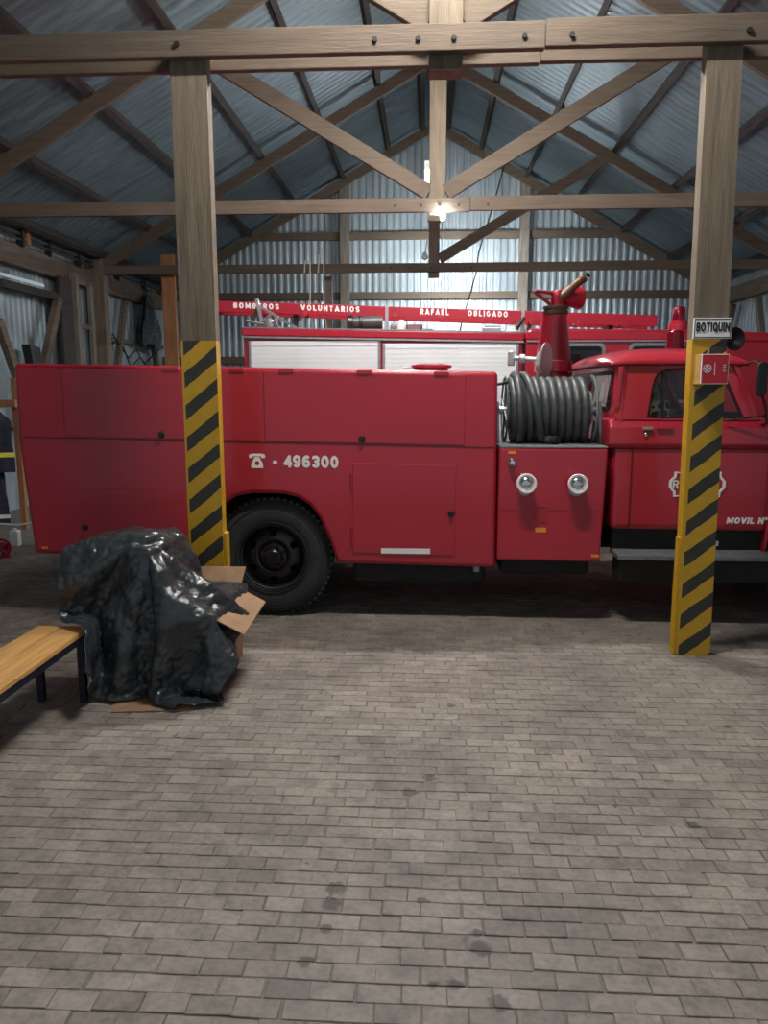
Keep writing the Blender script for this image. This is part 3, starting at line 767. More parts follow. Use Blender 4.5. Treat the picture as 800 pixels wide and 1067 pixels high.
# outer loose turn: comes over the top and slants across the front
loose = []
for i in range(25):
    u = i / 24; t = R(-60 + 215 * u)
    loose.append((.76 + .20 * u ** 1.3, RYc - .292 * math.sin(t), RZc + .288 * math.cos(t)))
loose += [(.99, RYc - .20, 1.487), (1.03, RYc - .24, 1.487)]
MB().tube(loose, .034, 10).build('hose_end', 'hose', ree, smooth=60)
MB().cyl((1.025, RYc - .235, 1.487), (1.065, RYc - .275, 1.487), .036, n=12).build('hose_coupling', 'chassis', ree)
loose = []
for i in range(22):
    u = i / 21; t = R(-50 + 215 * u)
    loose.append((.72 + .05 * u, RYc - .296 * math.sin(t), RZc + .292 * math.cos(t)))
MB().tube(loose, .033, 10).build('hose_turn', 'hose', ree, smooth=60)
MB().prism([(RYc - .16, 1.452), (RYc + .18, 1.452), (RYc + .07, RZc + .07), (RYc - .07, RZc + .07)], 'x', 1.425, 1.445).build('reel_stand', 'greypaint', ree)
MB().prism([(RYc - .16, 1.452), (RYc + .18, 1.452), (RYc + .07, RZc + .07), (RYc - .07, RZc + .07)], 'x', .585, .603).build('reel_stand', 'greypaint', ree)
MB().tube([(.545, 6.40, 1.93), (.66, 6.45, 1.955)], .012).build('stay', 'chassis', ree)

# water cannon on the deck
mx_, my_ = 1.165, 7.35
can = MB().lathe((mx_, my_, 1.452), (0, 0, 1), ((.165, 0), (.165, .03), (.150, .04), (.150, .60), (.172, .605), (.172, .70), (.160, .71), (.112, 1.10), (.112, 1.12), (.0005, 1.12)), n=40).build('water_cannon', 'red2', FT, smooth=30)
MB().lathe((mx_ + .005, my_, 2.575), (0, 0, 1), ((.10, -.01), (.105, 0), (.118, .005), (.118, .03), (.105, .035), (.105, .048), (.115, .052), (.115, .075), (.09, .08)), n=28).build('swivel_collar', 'brass', can, smooth=30)
MB().lathe((mx_ + .02, my_, 2.64), (0, 0, 1), ((.062, 0), (.060, .10), (.055, .13), (.035, .155), (.0005, .16)), n=24).build('riser_pipe', 'red2', can, smooth=35)
MB().cyl((mx_ + .06, my_ + .02, 2.735), (mx_ + .235, my_ + .10, 2.735), .062, .105, n=24).build('elbow', 'red2', can, smooth=35)
MB().lathe((mx_ + .06, my_ - .02, 2.735), (.80, -.2, .72), ((.045, -.03), (.045, .10), (.038, .11), (.036, .21), (.042, .215), (.042, .25), (.030, .26)), n=20).build('nozzle', 'brass', can, smooth=35)
MB().cyl((mx_ + .255, my_ - .07, 2.912), (mx_ + .275, my_ - .075, 2.93), .03, n=14).build('nozzle_tip', 'chassis', can)
MB().tube([(mx_ + .02, my_ - .01, 2.76), (mx_ - .19, my_ - .06, 2.785), (mx_ - .20, my_ - .06, 2.77), (mx_ - .03, my_ - .02, 2.655)], .016, 10).build('lever', 'red2', can, smooth=60)

# ------------------------------------------------------------------ cab of the first truck
CN, CF = 6.20, 8.20
X0, X1 = 1.47, 2.66
low = MB().prism([(X0 + .015, .775), (2.74, .765), (2.74, 1.45), (X0 + .01, 1.45)], 'y', CN + .02, CF - .02).build('cab_body', 'red', FT, .05, segs=3)
blt = MB()
blt.prism([(CN + .02, 1.43), (CN - .012, 1.465), (CN - .005, 1.60), (CN + .03, 1.665), (CF - .03, 1.665), (CF + .005, 1.60), (CF + .012, 1.465), (CF - .02, 1.43)], 'x', X0 - .03, 2.74)
blt.build('cab_belt', 'red', FT, .018, segs=3)
MB().box(1.630, 1.636, CN + .008, CN + .025, .79, 1.45).build('door_gap', 'red_seam', FT)
# door shut line lower front (beyond the post)
outer = [(X0 + .01, 1.66), (X0 + .005, 1.80), (X0 + .005, 1.92), (X0 + .02, 2.02), (X0 + .05, 2.10), (1.75, 2.13), (1.95, 2.14), (2.15, 2.14), (2.32, 2.135), (2.41, 2.11), (2.50, 1.90), (2.615, 1.66), (2.40, 1.655), (2.05, 1.655), (1.85, 1.655)]
inner = [(1.735, 1.672), (1.752, 1.78), (1.768, 1.90), (1.785, 1.975), (1.815, 2.025), (1.87, 2.052), (1.97, 2.062), (2.15, 2.062), (2.27, 2.06), (2.315, 2.04), (2.40, 1.86), (2.487, 1.672), (2.35, 1.668), (2.05, 1.668), (1.85, 1.668)]
for (yy, dr) in ((CN, 1), (CF, -1)):
    # tumblehome: the pillars lean slightly inward
    f = lambda u, v, t, yy=yy, dr=dr: (u, yy + dr * (.015 + .10 * max(0, v - 1.66)) + dr * t, v)
    sp_ = MB().ring(outer, inner, f, .05).build('door_frame', 'red', FT, .010)
    fi = [(1.945 + (u - 1.945) * .985 if u < 1.945 else u, v) for u, v in inner]
    o2 = [(2.1 + (u - 2.1) * .955, 1.86 + (v - 1.86) * .93) for u, v in inner]
    MB().ring(inner, o2, lambda u, v, t, f=f: f(u, v, .022 + t), .014).build('window_seal', 'black', sp_)
    MB().add([f(u, v, .030) for u, v in inner], [tuple(range(len(inner)))]).build('window_glass', 'glass', sp_)
    MB().beam(f(1.862, 1.67, .03), f(1.862, 2.05, .03), .022, .022).build('window_divider', 'black', sp_)
    MB().beam(f(2.335, 1.67, .03), f(2.28, 2.05, .03), .018, .018).build('vent_divider', 'black', sp_)
# rear panel with window
xo = rrect(7.2, 1.895, 1.98, .47, .10, 4); xi = rrect(7.2, 1.885, 1.70, .31, .08, 4)
fr = lambda u, v, t: (X0 + .004 + .06 * max(0, v - 1.7) + t, u, v)
rp = MB().ring(xo, xi, fr, .04).build('rear_panel', 'red', FT, .008)
MB().ring(xi, rrect(7.2, 1.885, 1.645, .262, .065, 4), lambda u, v, t: fr(u, v, -.006 + t), .03).build('window_seal', 'black', rp)
MB().add([fr(u, v, .015) for u, v in xi], [tuple(range(len(xi)))]).build('window_glass', 'glass', rp)
# corner pillars (rounded)
for (yy, dr) in ((CN, 1), (CF, -1)):
    MB().cyl((X0 + .058, yy + dr * .070, 1.64), (X0 + .075, yy + dr * .10, 2.12), .056, n=20).build('corner_pillar', 'red', FT, smooth=50)
# windscreen
fw = lambda u, v, t: (2.605 - (v - 1.66) * .455 + .006 - t, u, v)
ws = MB().ring(rrect(7.2, 1.89, 1.95, .46, .06, 4), rrect(7.2, 1.88, 1.75, .34, .08, 4), fw, .04).build('windscreen_frame', 'red', FT, .006)
MB().add([fw(u, v, .02) for u, v in rrect(7.2, 1.88, 1.75, .34, .08, 4)], [tuple(range(20))]).build('windscreen', 'glass', ws)
# roof: crowned shell
nx, ny = 22, 26; vs = []; fs = []
xa, xb, ya, yb = X0 - .035, 2.50, CN + .012, CF - .012
for j in range(ny + 1):
    for i in range(nx + 1):
        u = -1 + 2 * i / nx; v = -1 + 2 * j / ny
        su = math.copysign(1 - (1 - abs(u)) ** 1.6, u); sv = math.copysign(1 - (1 - abs(v)) ** 1.6, v)
        x = (xa + xb) / 2 + (xb - xa) / 2 * su; y = (ya + yb) / 2 + (yb - ya) / 2 * sv
        e = (1 - abs(su) ** 5) ** .5 * (1 - abs(sv) ** 6) ** .5
        z = 2.095 + .115 * e + .035 * (1 - sv * sv) * (1 - su * su)
        vs.append((x, y, z))
for j in range(ny):
    for i in range(nx):
        a = j * (nx + 1) + i; fs.append((a, a + 1, a + nx + 2, a + nx + 1))
rf = MB().add(vs, fs).build('cab_roof', 'red', FT, smooth=60)
so = rf.modifiers.new('solid', 'SOLIDIFY'); so.thickness = .022; so.offset = -1
# handle, mirror, step, emblem, lettering
MB().box(1.80, 1.93, CN - .030, CN - .012, 1.585, 1.602).build('door_handle', 'red2', FT, .004)
h_ = MB().box(1.695, 1.775, CN - .034, CN - .004, 1.582, 1.606).build('door_handle', 'steel', FT, .005)
MB().lathe((1.725, CN - .005, 1.545), (0, -1, 0), ((.016, 0), (.018, .012), (.010, .022), (.0005, .024)), n=14).build('lock_cylinder', 'chrome', FT, smooth=40)
# skirt and running board
MB().box(1.52, 2.80, 6.30, 8.1, .60, .785).build('sill', 'chassis', FT, .01)
MB().box(1.525, 3.0, 6.06, 6.36, .555, .600).build('running_board', 'greypaint', FT, .008)
MB().box(1.55, 2.9, 6.12, 6.36, .36, .555).build('battery_box', 'chassis', FT, .02)
MB().box(2.30, 2.38, 6.285, 6.30, .635, .675).build('side_reflector', 'white_paint', FT)
mb = MB(); ang = []
cx_, cz_ = 2.155, 1.148
def cross(sc):
    P = []
    for k in range(4):
        for (a, r_) in ((-33, .98), (-22, .90), (-8, 1.0), (8, 1.0), (22, .90), (33, .98), (45, .70)):
            t = R(90 * k + a); P.append((cx_ + r_ * sc * .222 * math.cos(t) * 1.0, cz_ + r_ * sc * .19 * math.sin(t)))
    return P
mb.ring(cross(1.0), cross(.90), lambda u, v, t: (u, CN + .010 + t, v), .012)
mb.build('door_emblem', 'white_paint', FT)
text('letter', 'R', 1.965, 2.013, 1.148, CN + .014, .066, 'white_paint', FT, bold=.17, depth=.01)
text('letter', 'MOVIL N°', 2.408, 2.722, .858, CN + .014, .050, 'white_paint', FT, bold=.24, shear=.15, depth=.01)
# interior
st = MB().box(1.78, 1.95, 6.30, 8.04, 1.05, 1.82).build('seat_back', 'seat_pattern', FT, .05, segs=3)
MB().box(1.80, 2.25, 6.36, 8.04, .92, 1.10).build('seat_cushion', 'seat_pattern', FT, .05, segs=3)
MB().box(2.42, 2.62, 6.30, 8.10, 1.40, 1.70).build('dashboard', 'interior', FT, .03)
MB().lathe((2.25, 6.75, 1.62), (-.5, 0, .86), ((.20, -.012), (.215, 0), (.20, .012), (.185, 0)), n=36, closed=True).build('steering_wheel', 'black', FT, smooth=50)
MB().cyl((2.25, 6.75, 1.62), (2.48, 6.75, 1.40), .02, n=10).build('steering_column', 'black', FT)
# bonnet and wings (run out of the picture)
MB().prism([(2.60, .80), (4.35, .80), (4.38, 1.35), (4.30, 1.50), (3.6, 1.60), (2.60, 1.665)], 'y', 6.52, 7.88).build('bonnet', 'red', FT, .06, segs=3)
for (ya, yb) in ((6.22, 6.52), (7.88, 8.18)):
    a2 = [(3.32 + .60 * math.cos(R(t)), .52 + .60 * math.sin(R(t))) for t in range(0, 181, 15)]
    MB().prism([(4.30, .52)] + a2 + [(2.72, .76), (2.72, 1.42), (3.3, 1.40), (4.1, 1.30), (4.30, 1.1)], 'y', ya, yb).build('wing', 'red', FT, .03, smooth=30)
MB().box(4.35, 4.48, 6.25, 8.15, .50, .68).build('bumper', 'white_paint', FT, .02)
# mirrors, siren and beacons on the cab roof
mm = MB().prism(rrect(2.535, 1.975, .075, .26, .035, 4), 'y', 6.05, 6.085).build('wing_mirror', 'black', FT, .008)
MB().tube([(2.545, 6.07, 1.86), (2.585, 6.08, 1.76), (2.60, 6.08, 1.64), (2.62, 6.20, 1.62)], .011).build('mirror_arm', 'black', mm)
MB().tube([(2.53, 6.09, 2.08), (2.50, 6.14, 2.11), (2.44, 6.28, 2.08)], .008).build('mirror_arm', 'black', mm)
MB().tube([(2.32, 6.175, 1.655), (2.59, 6.10, 1.70)], .008).build('mirror_stay', 'black', mm)
b1 = MB().lathe((2.16, 7.0, 2.235), (0, 0, 1), ((.085, 0), (.085, .03), (.075, .035), (.075, .15), (.06, .17), (.0005, .172)), n=24).build('beacon', 'lens_red', FT, smooth=35)
si = MB().lathe((2.66, 7.0, 2.33), (.25, -1, 0), ((.03, -.2), (.04, -.08), (.06, -.04), (.095, .0), (.10, .015), (.085, .01), (.03, -.05)), n=28).build('siren_horn', 'black', FT, smooth=40)
MB().box(2.30, 2.66, 7.15, 7.19, 2.23, 2.32).build('siren_bracket', 'black', si)

# ------------------------------------------------------------------ second fire truck with roller shutters
F2 = empty('fire_truck', (0.9, 10.4, 0), 'red fire truck with grey roller shutters parked behind the hose reel truck', 'fire truck')
Y2 = 9.30; Y2B = 11.6
S2 = 0.0205
def s2(x, z): return z - S2 * (x + 2.2)
MB().prism([(-2.21, s2(-2.21, .55)), (1.115, s2(1.115, .55)), (1.115, s2(1.115, 2.53)), (-2.21, s2(-2.21, 2.53))], 'y', Y2 + .02, Y2B).build('equipment_body', 'red2', F2, .01)
MB().prism([(-2.22, s2(-2.22, 2.53)), (1.125, s2(1.125, 2.53)), (1.125, s2(1.125, 2.617)), (-2.22, s2(-2.22, 2.617))], 'y', Y2 - .02, Y2B + .02).build('roof_edge', 'red2', F2, .012)
MB().prism([(-2.22, s2(-2.22, 2.505)), (1.125, s2(1.125, 2.505)), (1.125, s2(1.125, 2.526)), (-2.22, s2(-2.22, 2.526))], 'y', Y2 - .025, Y2 + .03).build('drip_rail', 'steel', F2)
MB().prism([(-2.22, s2(-2.22, 2.62)), (1.125, s2(1.125, 2.62)), (1.125, s2(1.125, 2.632)), (-2.22, s2(-2.22, 2.632))], 'y', Y2 - .02, Y2 + .02).build('roof_trim', 'steel', F2)
for (a, b) in ((-2.115, -.592), (-.505, 1.04)):
    sh = MB().box(a, b, Y2 - .006, Y2 + .03, s2(b, 2.44), s2(b, 2.50)).build('roller_shutter', 'shutter', F2, .003)
    for (xa_, xb_) in ((a - .03, a), (b, b + .03)): MB().box(xa_, xb_, Y2 - .012, Y2 + .03, .75, s2(b, 2.50)).build('shutter_guide', 'steel', sh, .003)
    z = .78; sl = None
    while z < s2(b, 2.43):
        zz1 = min(z + .048, s2(b, 2.44))
        me = MB().prism([(Y2 - .001, z), (Y2 - .002, (z + zz1) / 2), (Y2 - .001, zz1), (Y2 + .025, zz1), (Y2 + .025, z)], 'x', a, b).build('shutter_slat', 'shutter', sh)
        z += .049
# crew cab
MB().prism([(1.15, .55), (4.6, .55), (4.75, 1.5), (4.45, 2.36), (1.15, 2.40)], 'y', Y2 + .06, Y2B).build('crew_cab', 'interior', F2)
def cab2_panel():
    z0, z1 = .56, 2.47
    segs_ = [(1.15, 1.60, None), (1.60, 2.20, (1.60, 2.055)), (2.20, 2.34, None), (2.34, 3.30, (2.355, 3.12)), (3.30, 4.55, None)]
    mb = MB()
    for a, b, wdw in segs_:
        if wdw is None: mb.box(a, b, Y2, Y2 + .07, z0, z1)
        else:
            mb.box(a, b, Y2, Y2 + .07, z0, 1.75); mb.box(a, b, Y2, Y2 + .07, 2.42, z1)
            if wdw[1] < b: mb.box(wdw[1], b, Y2, Y2 + .07, 1.75, 2.42)
    mb.build('cab_side', 'red2', F2)
cab2_panel()
for (a, b) in ((1.60, 2.055), (2.355, 3.12)):
    c = (a + b) / 2; w_ = b - a
    wf = MB().ring(rrect(c, 2.085, w_ + .03, .69, .06, 4), rrect(c, 2.085, w_ - .04, .62, .05, 4), lambda u, v, t: (u, Y2 - .012 + t, v), .04).build('window_frame', 'steel', F2)
    MB().add([(u, Y2 + .01, v) for u, v in rrect(c, 2.085, w_ - .03, .63, .05, 4)], [tuple(range(20))]).build('window_pane', 'glass', wf)
MB().prism([(1.135, 2.46), (4.5, 2.42), (4.42, 2.52), (3.2, 2.575), (1.20, 2.600), (1.15, 2.57)], 'y', Y2 - .01, Y2B).build('cab_roof', 'red2', F2, .03, segs=3)
MB().box(1.16, 3.6, Y2 - .022, Y2 + .01, 2.445, 2.462).build('drip_rail', 'steel', F2)
for sx in (1.12, ):
    MB().box(1.118, 1.148, Y2 + .05, Y2B - .1, .6, 2.45).build('body_gap', 'chassis', F2)
for (x, fc, yy) in ((-1.2, -1, 9.4), (3.4, -1, 9.4), (-1.2, 1, 11.5), (3.4, 1, 11.5)): wheel(F2, x, yy, .50, .495, fc, False)
mb = MB(); mb.box(-2.1, 4.4, 9.9, 10.02, .5, .7); mb.box(-2.1, 4.4, 10.9, 11.02, .5, .7); mb.build('chassis_frame', 'chassis', F2)
# search light on a post behind the hose reel (first truck)
la = MB().lathe((1.02, 6.97, 2.150), (.89, -.46, .0), ((.02, -.07), (.05, -.055), (.10, -.02), (.150, .015), (.158, .03), (.145, .03), (.0005, .012)), n=36).build('search_light', 'alu', FT, smooth=40)
MB().cyl((.74, 7.04, 2.175), (1.0, 6.98, 2.155), .022, n=14).build('light_arm', 'alu', la, smooth=40)
MB().lathe((.84, 7.018, 2.168), (.97, -.2, 0), ((.022, -.03), (.038, -.02), (.038, .02), (.022, .03)), n=18).build('arm_joint', 'alu', la, smooth=40)
MB().lathe((.745, 7.04, 2.175), (0, 0, 1), ((.025, -.07), (.034, -.06), (.034, .05), (.025, .06)), n=14).build('arm_end', 'alu', la, smooth=40)
MB().cyl((.985, 7.0, 1.45), (.985, 7.0, 2.10), .012, n=8).build('light_post', 'alu', la)
bc = MB().lathe((3.08, 9.9, 2.56), (0, 0, 1), ((.115, 0), (.12, .05), (.115, .13), (.085, .165), (.085, .175)), n=28).build('beacon_base', 'red2', F2, smooth=35)
MB().lathe((3.08, 9.9, 2.735), (0, 0, 1), ((.075, 0), (.078, .02), (.074, .14), (.06, .165), (.0005, .17)), n=28).build('beacon_lens', 'lens_red', bc, smooth=35)
# ladder gantry posts are part of the truck
for xx, zt in ((-.50, 2.92), (1.14, 2.84)):
    zb_ = s2(xx, 2.60)
    MB().box(xx - .018, xx + .018, 9.55, 9.59, zb_, zt).build('ladder_stanchion', 'steel', F2)
    MB().box(xx - .018, xx + .018, 9.55, 10.5, s2(xx, 2.60), s2(xx, 2.60) + .05).build('ladder_rest', 'steel', F2)

# ladder
ld = empty('ladder', (0, 10.2, 2.85), 'long red ladder lettered BOMBEROS VOLUNTARIOS lying above the shuttered truck', 'ladder')
KL = (2.735 - 2.955) / (2.85 + 2.95)
def lz(x): return 2.955 + KL * (x + 2.95)
for yy in (10.0, 10.42):
    MB().prism([(-2.95, lz(-2.95) - .068), (2.85, lz(2.85) - .068), (2.85, lz(2.85) + .072), (-2.95, lz(-2.95) + .072)], 'y', yy, yy + .035).build('rail', 'ladder_red', ld, .006)
x = -2.75
while x < 2.8:
    MB().cyl((x, 9.985, lz(x) - .035), (x, 10.45, lz(x) - .035), .020, n=10).build('rung', 'ladder_red', ld)
    MB().lathe((x, 10.0, lz(x) - .055), (0, -1, 0), ((.05, 0), (.046, .016), (.0005, .02)), n=14).build('rung_cap', 'ladder_red', ld)
    x += .58
for (s_, a, b) in (('BOMBEROS', -2.49, -1.90), ('VOLUNTARIOS', -1.62, -.87), ('RAFAEL', -.10, .26), ('OBLIGADO', .50, 1.0)):
    text('letter', s_, a, b, lz(a) + .022, 9.997, .072, 'white_paint', ld, bold=.25, slope=KL * (b - a), depth=.004, gap=.30)
# ladder bearers stand on the truck roof
tz = 2.60
for xx in (-1.7, 2.3):
    MB().box(xx - .03, xx + .03, 10.06, 10.40, (s2(xx, 2.61) if xx < 1 else 2.55), lz(xx) - .06).build('bearer', 'chassis', ld)

# gear lying on the roof of the second truck
def roofz(x): return s2(x, 2.617)
tr = empty('metal_tripod', (-2.0, 9.6, roofz(-2.0)), 'silver metal tripod frame at the rear edge of the shuttered truck roof', 'tripod')
MB().beam((-2.02, 9.6, 2.615), (-2.10, 9.6, 2.99), .05, .035).build('leg', 'steel', tr)
MB().beam((-2.06, 9.6, 2.90), (-1.58, 9.55, 2.62), .03, .03).build('leg', 'steel', tr)
MB().beam((-2.08, 9.62, 2.93), (-2.20, 9.75, 2.70), .035, .03).build('leg', 'greypaint', tr)
MB().tube([(-2.2, 9.45, 2.72), (-2.0, 9.5, 2.68), (-1.85, 9.48, 2.70), (-1.80, 9.5, 2.62)], .016).build('crossbar', 'greypaint', tr)
MB().lathe((-1.93, 9.5, 2.69), (0, -1, 0), ((.06, -.02), (.06, .02), (.03, .03)), n=16).build('pulley', 'steel', tr, smooth=35)
for (a, b) in (((-2.12, 9.5, 2.62), (-1.9, 9.52, 2.80)), ((-1.84, 9.5, 2.62), (-1.83, 9.52, 2.78))): MB().cyl(a, b, .016, n=8).build('strut', 'greypaint', tr)
sh_ = empty('suction_hose', (-.8, 9.6, roofz(-.8)), 'black rolled suction hose lying on the shuttered truck roof', 'hose')
MB().cyl((-.93, 9.50, 2.685), (-.56, 9.56, 2.70), .080, n=20).build('hose', 'hose', sh_, smooth=40)
MB().lathe((-.95, 9.50, 2.685), (-1, -.2, 0), ((.085, -.04), (.098, -.03), (.098, .02), (.07, .025), (.06, -.02), (.0005, -.02)), n=20).build('coupling', 'black_gloss', sh_, smooth=35)
MB().lathe((-.82, 9.515, 2.688), (-1, -.2, 0), ((.086, -.02), (.096, -.015), (.096, .015), (.086, .02)), n=20).build('strap', 'black', sh_, smooth=35)
lan = empty('hand_lantern', (-.32, 9.5, roofz(0)), 'small clear lantern and grey cloth bundle on the truck roof beside the ladder stanchion', 'lantern')
MB().lathe((-.32, 9.48, 2.578), (0, 0, 1), ((.05, 0), (.06, .03), (.055, .10), (.03, .14), (.0005, .145)), n=18).build('lens', 'white_plastic', lan, smooth=40)
MB().box(-.46, -.38, 9.5, 9.62, 2.578, 2.68).build('bundle', 'greypaint', lan, .03)
lb = empty('work_lamp', (-.16, 9.5, roofz(.22)), 'rectangular work lamp with reddish lens on the shuttered truck roof', 'lamp')
MB().box(-.265, -.065, 9.47, 9.56, 2.576, 2.668).build('housing', 'black', lb, .012)
MB().box(-.245, -.085, 9.462, 9.472, 2.594, 2.652).build('lens', mat('lamp_lens', (.26, .13, .14), .25).name, lb)
MB().box(-.055, .06, 9.5, 9.62, 2.573, 2.622).build('lamp_foot', 'greypaint', lb, .01)
bx = empty('toolbox', (.86, 9.55, roofz(.86)), 'flat grey box on the shuttered truck roof near the water cannon', 'box')
MB().box(.66, .88, 9.5, 9.66, roofz(.86) - .002, 2.635).build('case', 'steel', bx, .01)
MB().box(.675, .865, 9.51, 9.65, 2.635, 2.648).build('lid', 'greypaint', bx, .004)
cl = empty('hose_nozzle', (1.02, 9.5, roofz(1.02)), 'crumpled grey cloth with black hose nozzle leaning on the rear ladder stanchion', 'nozzle')
MB().lathe((1.0, 9.5, 2.552), (0, 0, 1), ((.085, 0), (.08, .03), (.05, .075), (.0005, .085)), n=9).build('cloth', 'reflect', cl, smooth=60)
MB().cyl((1.03, 9.5, 2.58), (1.15, 9.5, 2.75), .03, .018, n=12).build('barrel', 'black', cl, smooth=40)

# ------------------------------------------------------------------ lamps of the hall
def batten(name, x0, x1, y, z, m, label, along='x', hang=None, n=2):
    t = empty(name, ((x0 + x1) / 2, y, z), label, 'lamp')
    L_ = x1 - x0; c = (x0 + x1) / 2
    def P(a, b, zz): return (c + a, y + b, zz) if along == 'x' else (c + b, y + a, zz)
    def bxs(mb, a0, a1, b0, b1, z0, z1):
        p = P(a0, b0, z0); q = P(a1, b1, z1)
        mb.box(min(p[0], q[0]), max(p[0], q[0]), min(p[1], q[1]), max(p[1], q[1]), z0, z1); return mb
    bxs(MB(), -L_ / 2, L_ / 2, -.06, .06, z, z + .05).build('housing', 'white_plastic', t, .004)
    for k in range(n):
        o = (k - (n - 1) / 2) * .07
        MB().cyl(P(-L_ / 2 + .03, o, z - .035), P(L_ / 2 - .03, o, z - .035), .017, n=10).build('tube', m, t)
    for s_ in (-1, 1):
        bxs(MB(), s_ * L_ / 2 - (.03 if s_ > 0 else 0), s_ * L_ / 2 + (.03 if s_ < 0 else 0), -.06, .06, z - .06, z).build('lamp_holder', 'white_plastic', t)
        MB().cyl(P(s_ * L_ * .35, 0, z + .05), P(s_ * L_ * .35, 0, hang), .006, n=6).build('hanger_rod', 'steel', t)
    return t
batten('fluorescent_lamp', -0.5, 0.75, 4.45, 5.55, 'tube_front', 'fluorescent batten hung in front of the double plank truss', hang=7.6)
batten('fluorescent_lamp', -.75, .75, 7.45, 5.62, 'tube_over', 'fluorescent batten hung high above the locker body truck', hang=7.5)
batten('fluorescent_lamp', -.42, .42, 11.0, 4.78, 'tube_mid', 'short fluorescent batten hung behind the V strut truss', along='y', hang=7.7)
batten('fluorescent_lamp', .10, 1.35, 17.0, 4.44, 'tube_gable', 'fluorescent batten hung between the rear truss and the gable wall', hang=7.3)
bl = empty('bulb_lamp', (.16, 9.88, 3.98), 'small bulb on a wooden bracket under the V strut truss', 'lamp')
MB().box(-.02, .14, 9.86, 9.92, 3.93, 4.0).build('bracket', 'wood_x', bl, .003)
MB().lathe((.165, 9.89, 4.0), (0, 0, 1), ((.02, -.05), (.035, -.02), (.04, .01), (.03, .04), (.0005, .05)), n=16).build('bulb', 'tube_mid', bl, smooth=60)
pb = empty('pendant_bulb', (-.06, 14.8, 4.3), 'unlit glass bulb hanging on a short flex before the gable truss', 'lamp')
MB().tube([(-.03, 14.85, 4.62), (-.05, 14.82, 4.45), (-.06, 14.8, 4.40)], .008).build('flex', 'black', pb)
MB().lathe((-.07, 14.8, 4.32), (0, 0, 1), ((.0005, -.07), (.05, -.04), (.06, 0), (.04, .05), (.03, .08), (.0005, .08)), n=16).build('bulb', 'reflect', pb, smooth=60)

# ropes with hooks over the rear tie beam, cable, loose timbers
for (xx, dz, lab) in ((-2.28, 0.0, 'pale rope looped over the rear tie beam above VOLUNTARIOS'), (-2.02, .10, 'pale rope with a hooked top on the rear tie beam')):
    rp_ = [(xx - .05, 14.85, 4.05), (xx - .03, 14.84, 4.27 + dz), (xx + .03, 14.84, 4.30 + dz), (xx + .06, 14.85, 4.2), (xx + .05, 14.84, 3.6), (xx + .10, 14.83, 3.0), (xx + .15, 14.82, 2.4)]
    tag(MB().tube(rp_, .014, 6).build('hanging_rope', 'rope', smooth=60), lab, 'rope')
tag(MB().tube([(1.55, 16.2, 6.55), (1.30, 16.2, 5.6), (1.0, 16.1, 4.6), (.95, 16.0, 4.2), (.62, 15.9, 3.0), (.4, 15.9, 2.3), (.3, 15.9, 0.02)], .016, 6).build('power_cable', 'chassis', smooth=60), 'thin dark cable hanging in front of the gable wall', 'cable')
tag(MB().box(-2.04, -1.86, 15.3, 15.36, 0, 4.05).build('loose_board', 'wood_grey', bevel=.005), 'pale grey board standing upright behind the ladder', 'board')
tag(MB().box(-5.14, -4.88, 15.06, 15.14, 0, 4.45).build('loose_board', 'wood_orange', bevel=.005), 'reddish brown upright timber beside the left striped post, behind the rear truss', 'board')

# ------------------------------------------------------------------ bench
be = empty('bench', (-2.22, 3.2, 0), 'pine plank bench on a dark navy steel frame', 'bench')
for (xa_, xb_) in ((-2.385, -2.226), (-2.222, -2.06)):
    MB().box(xa_, xb_, 2.25, 4.44, .430, .462).build('plank', 'pine', be, .006)
mb = MB()
for xx in (-2.36, -2.085): mb.box(xx - .018, xx + .018, 2.32, 4.40, .385, .430)
for yy in (2.34, 4.38): mb.box(-2.36, -2.085, yy - .018, yy + .018, .385, .430)
mb.build('frame', 'navy', be, .003)
for yy in (2.36, 4.37):
    for xx in (-2.355, -2.09): MB().box(xx - .02, xx + .02, yy - .02, yy + .02, 0, .386).build('leg', 'navy', be, .003)

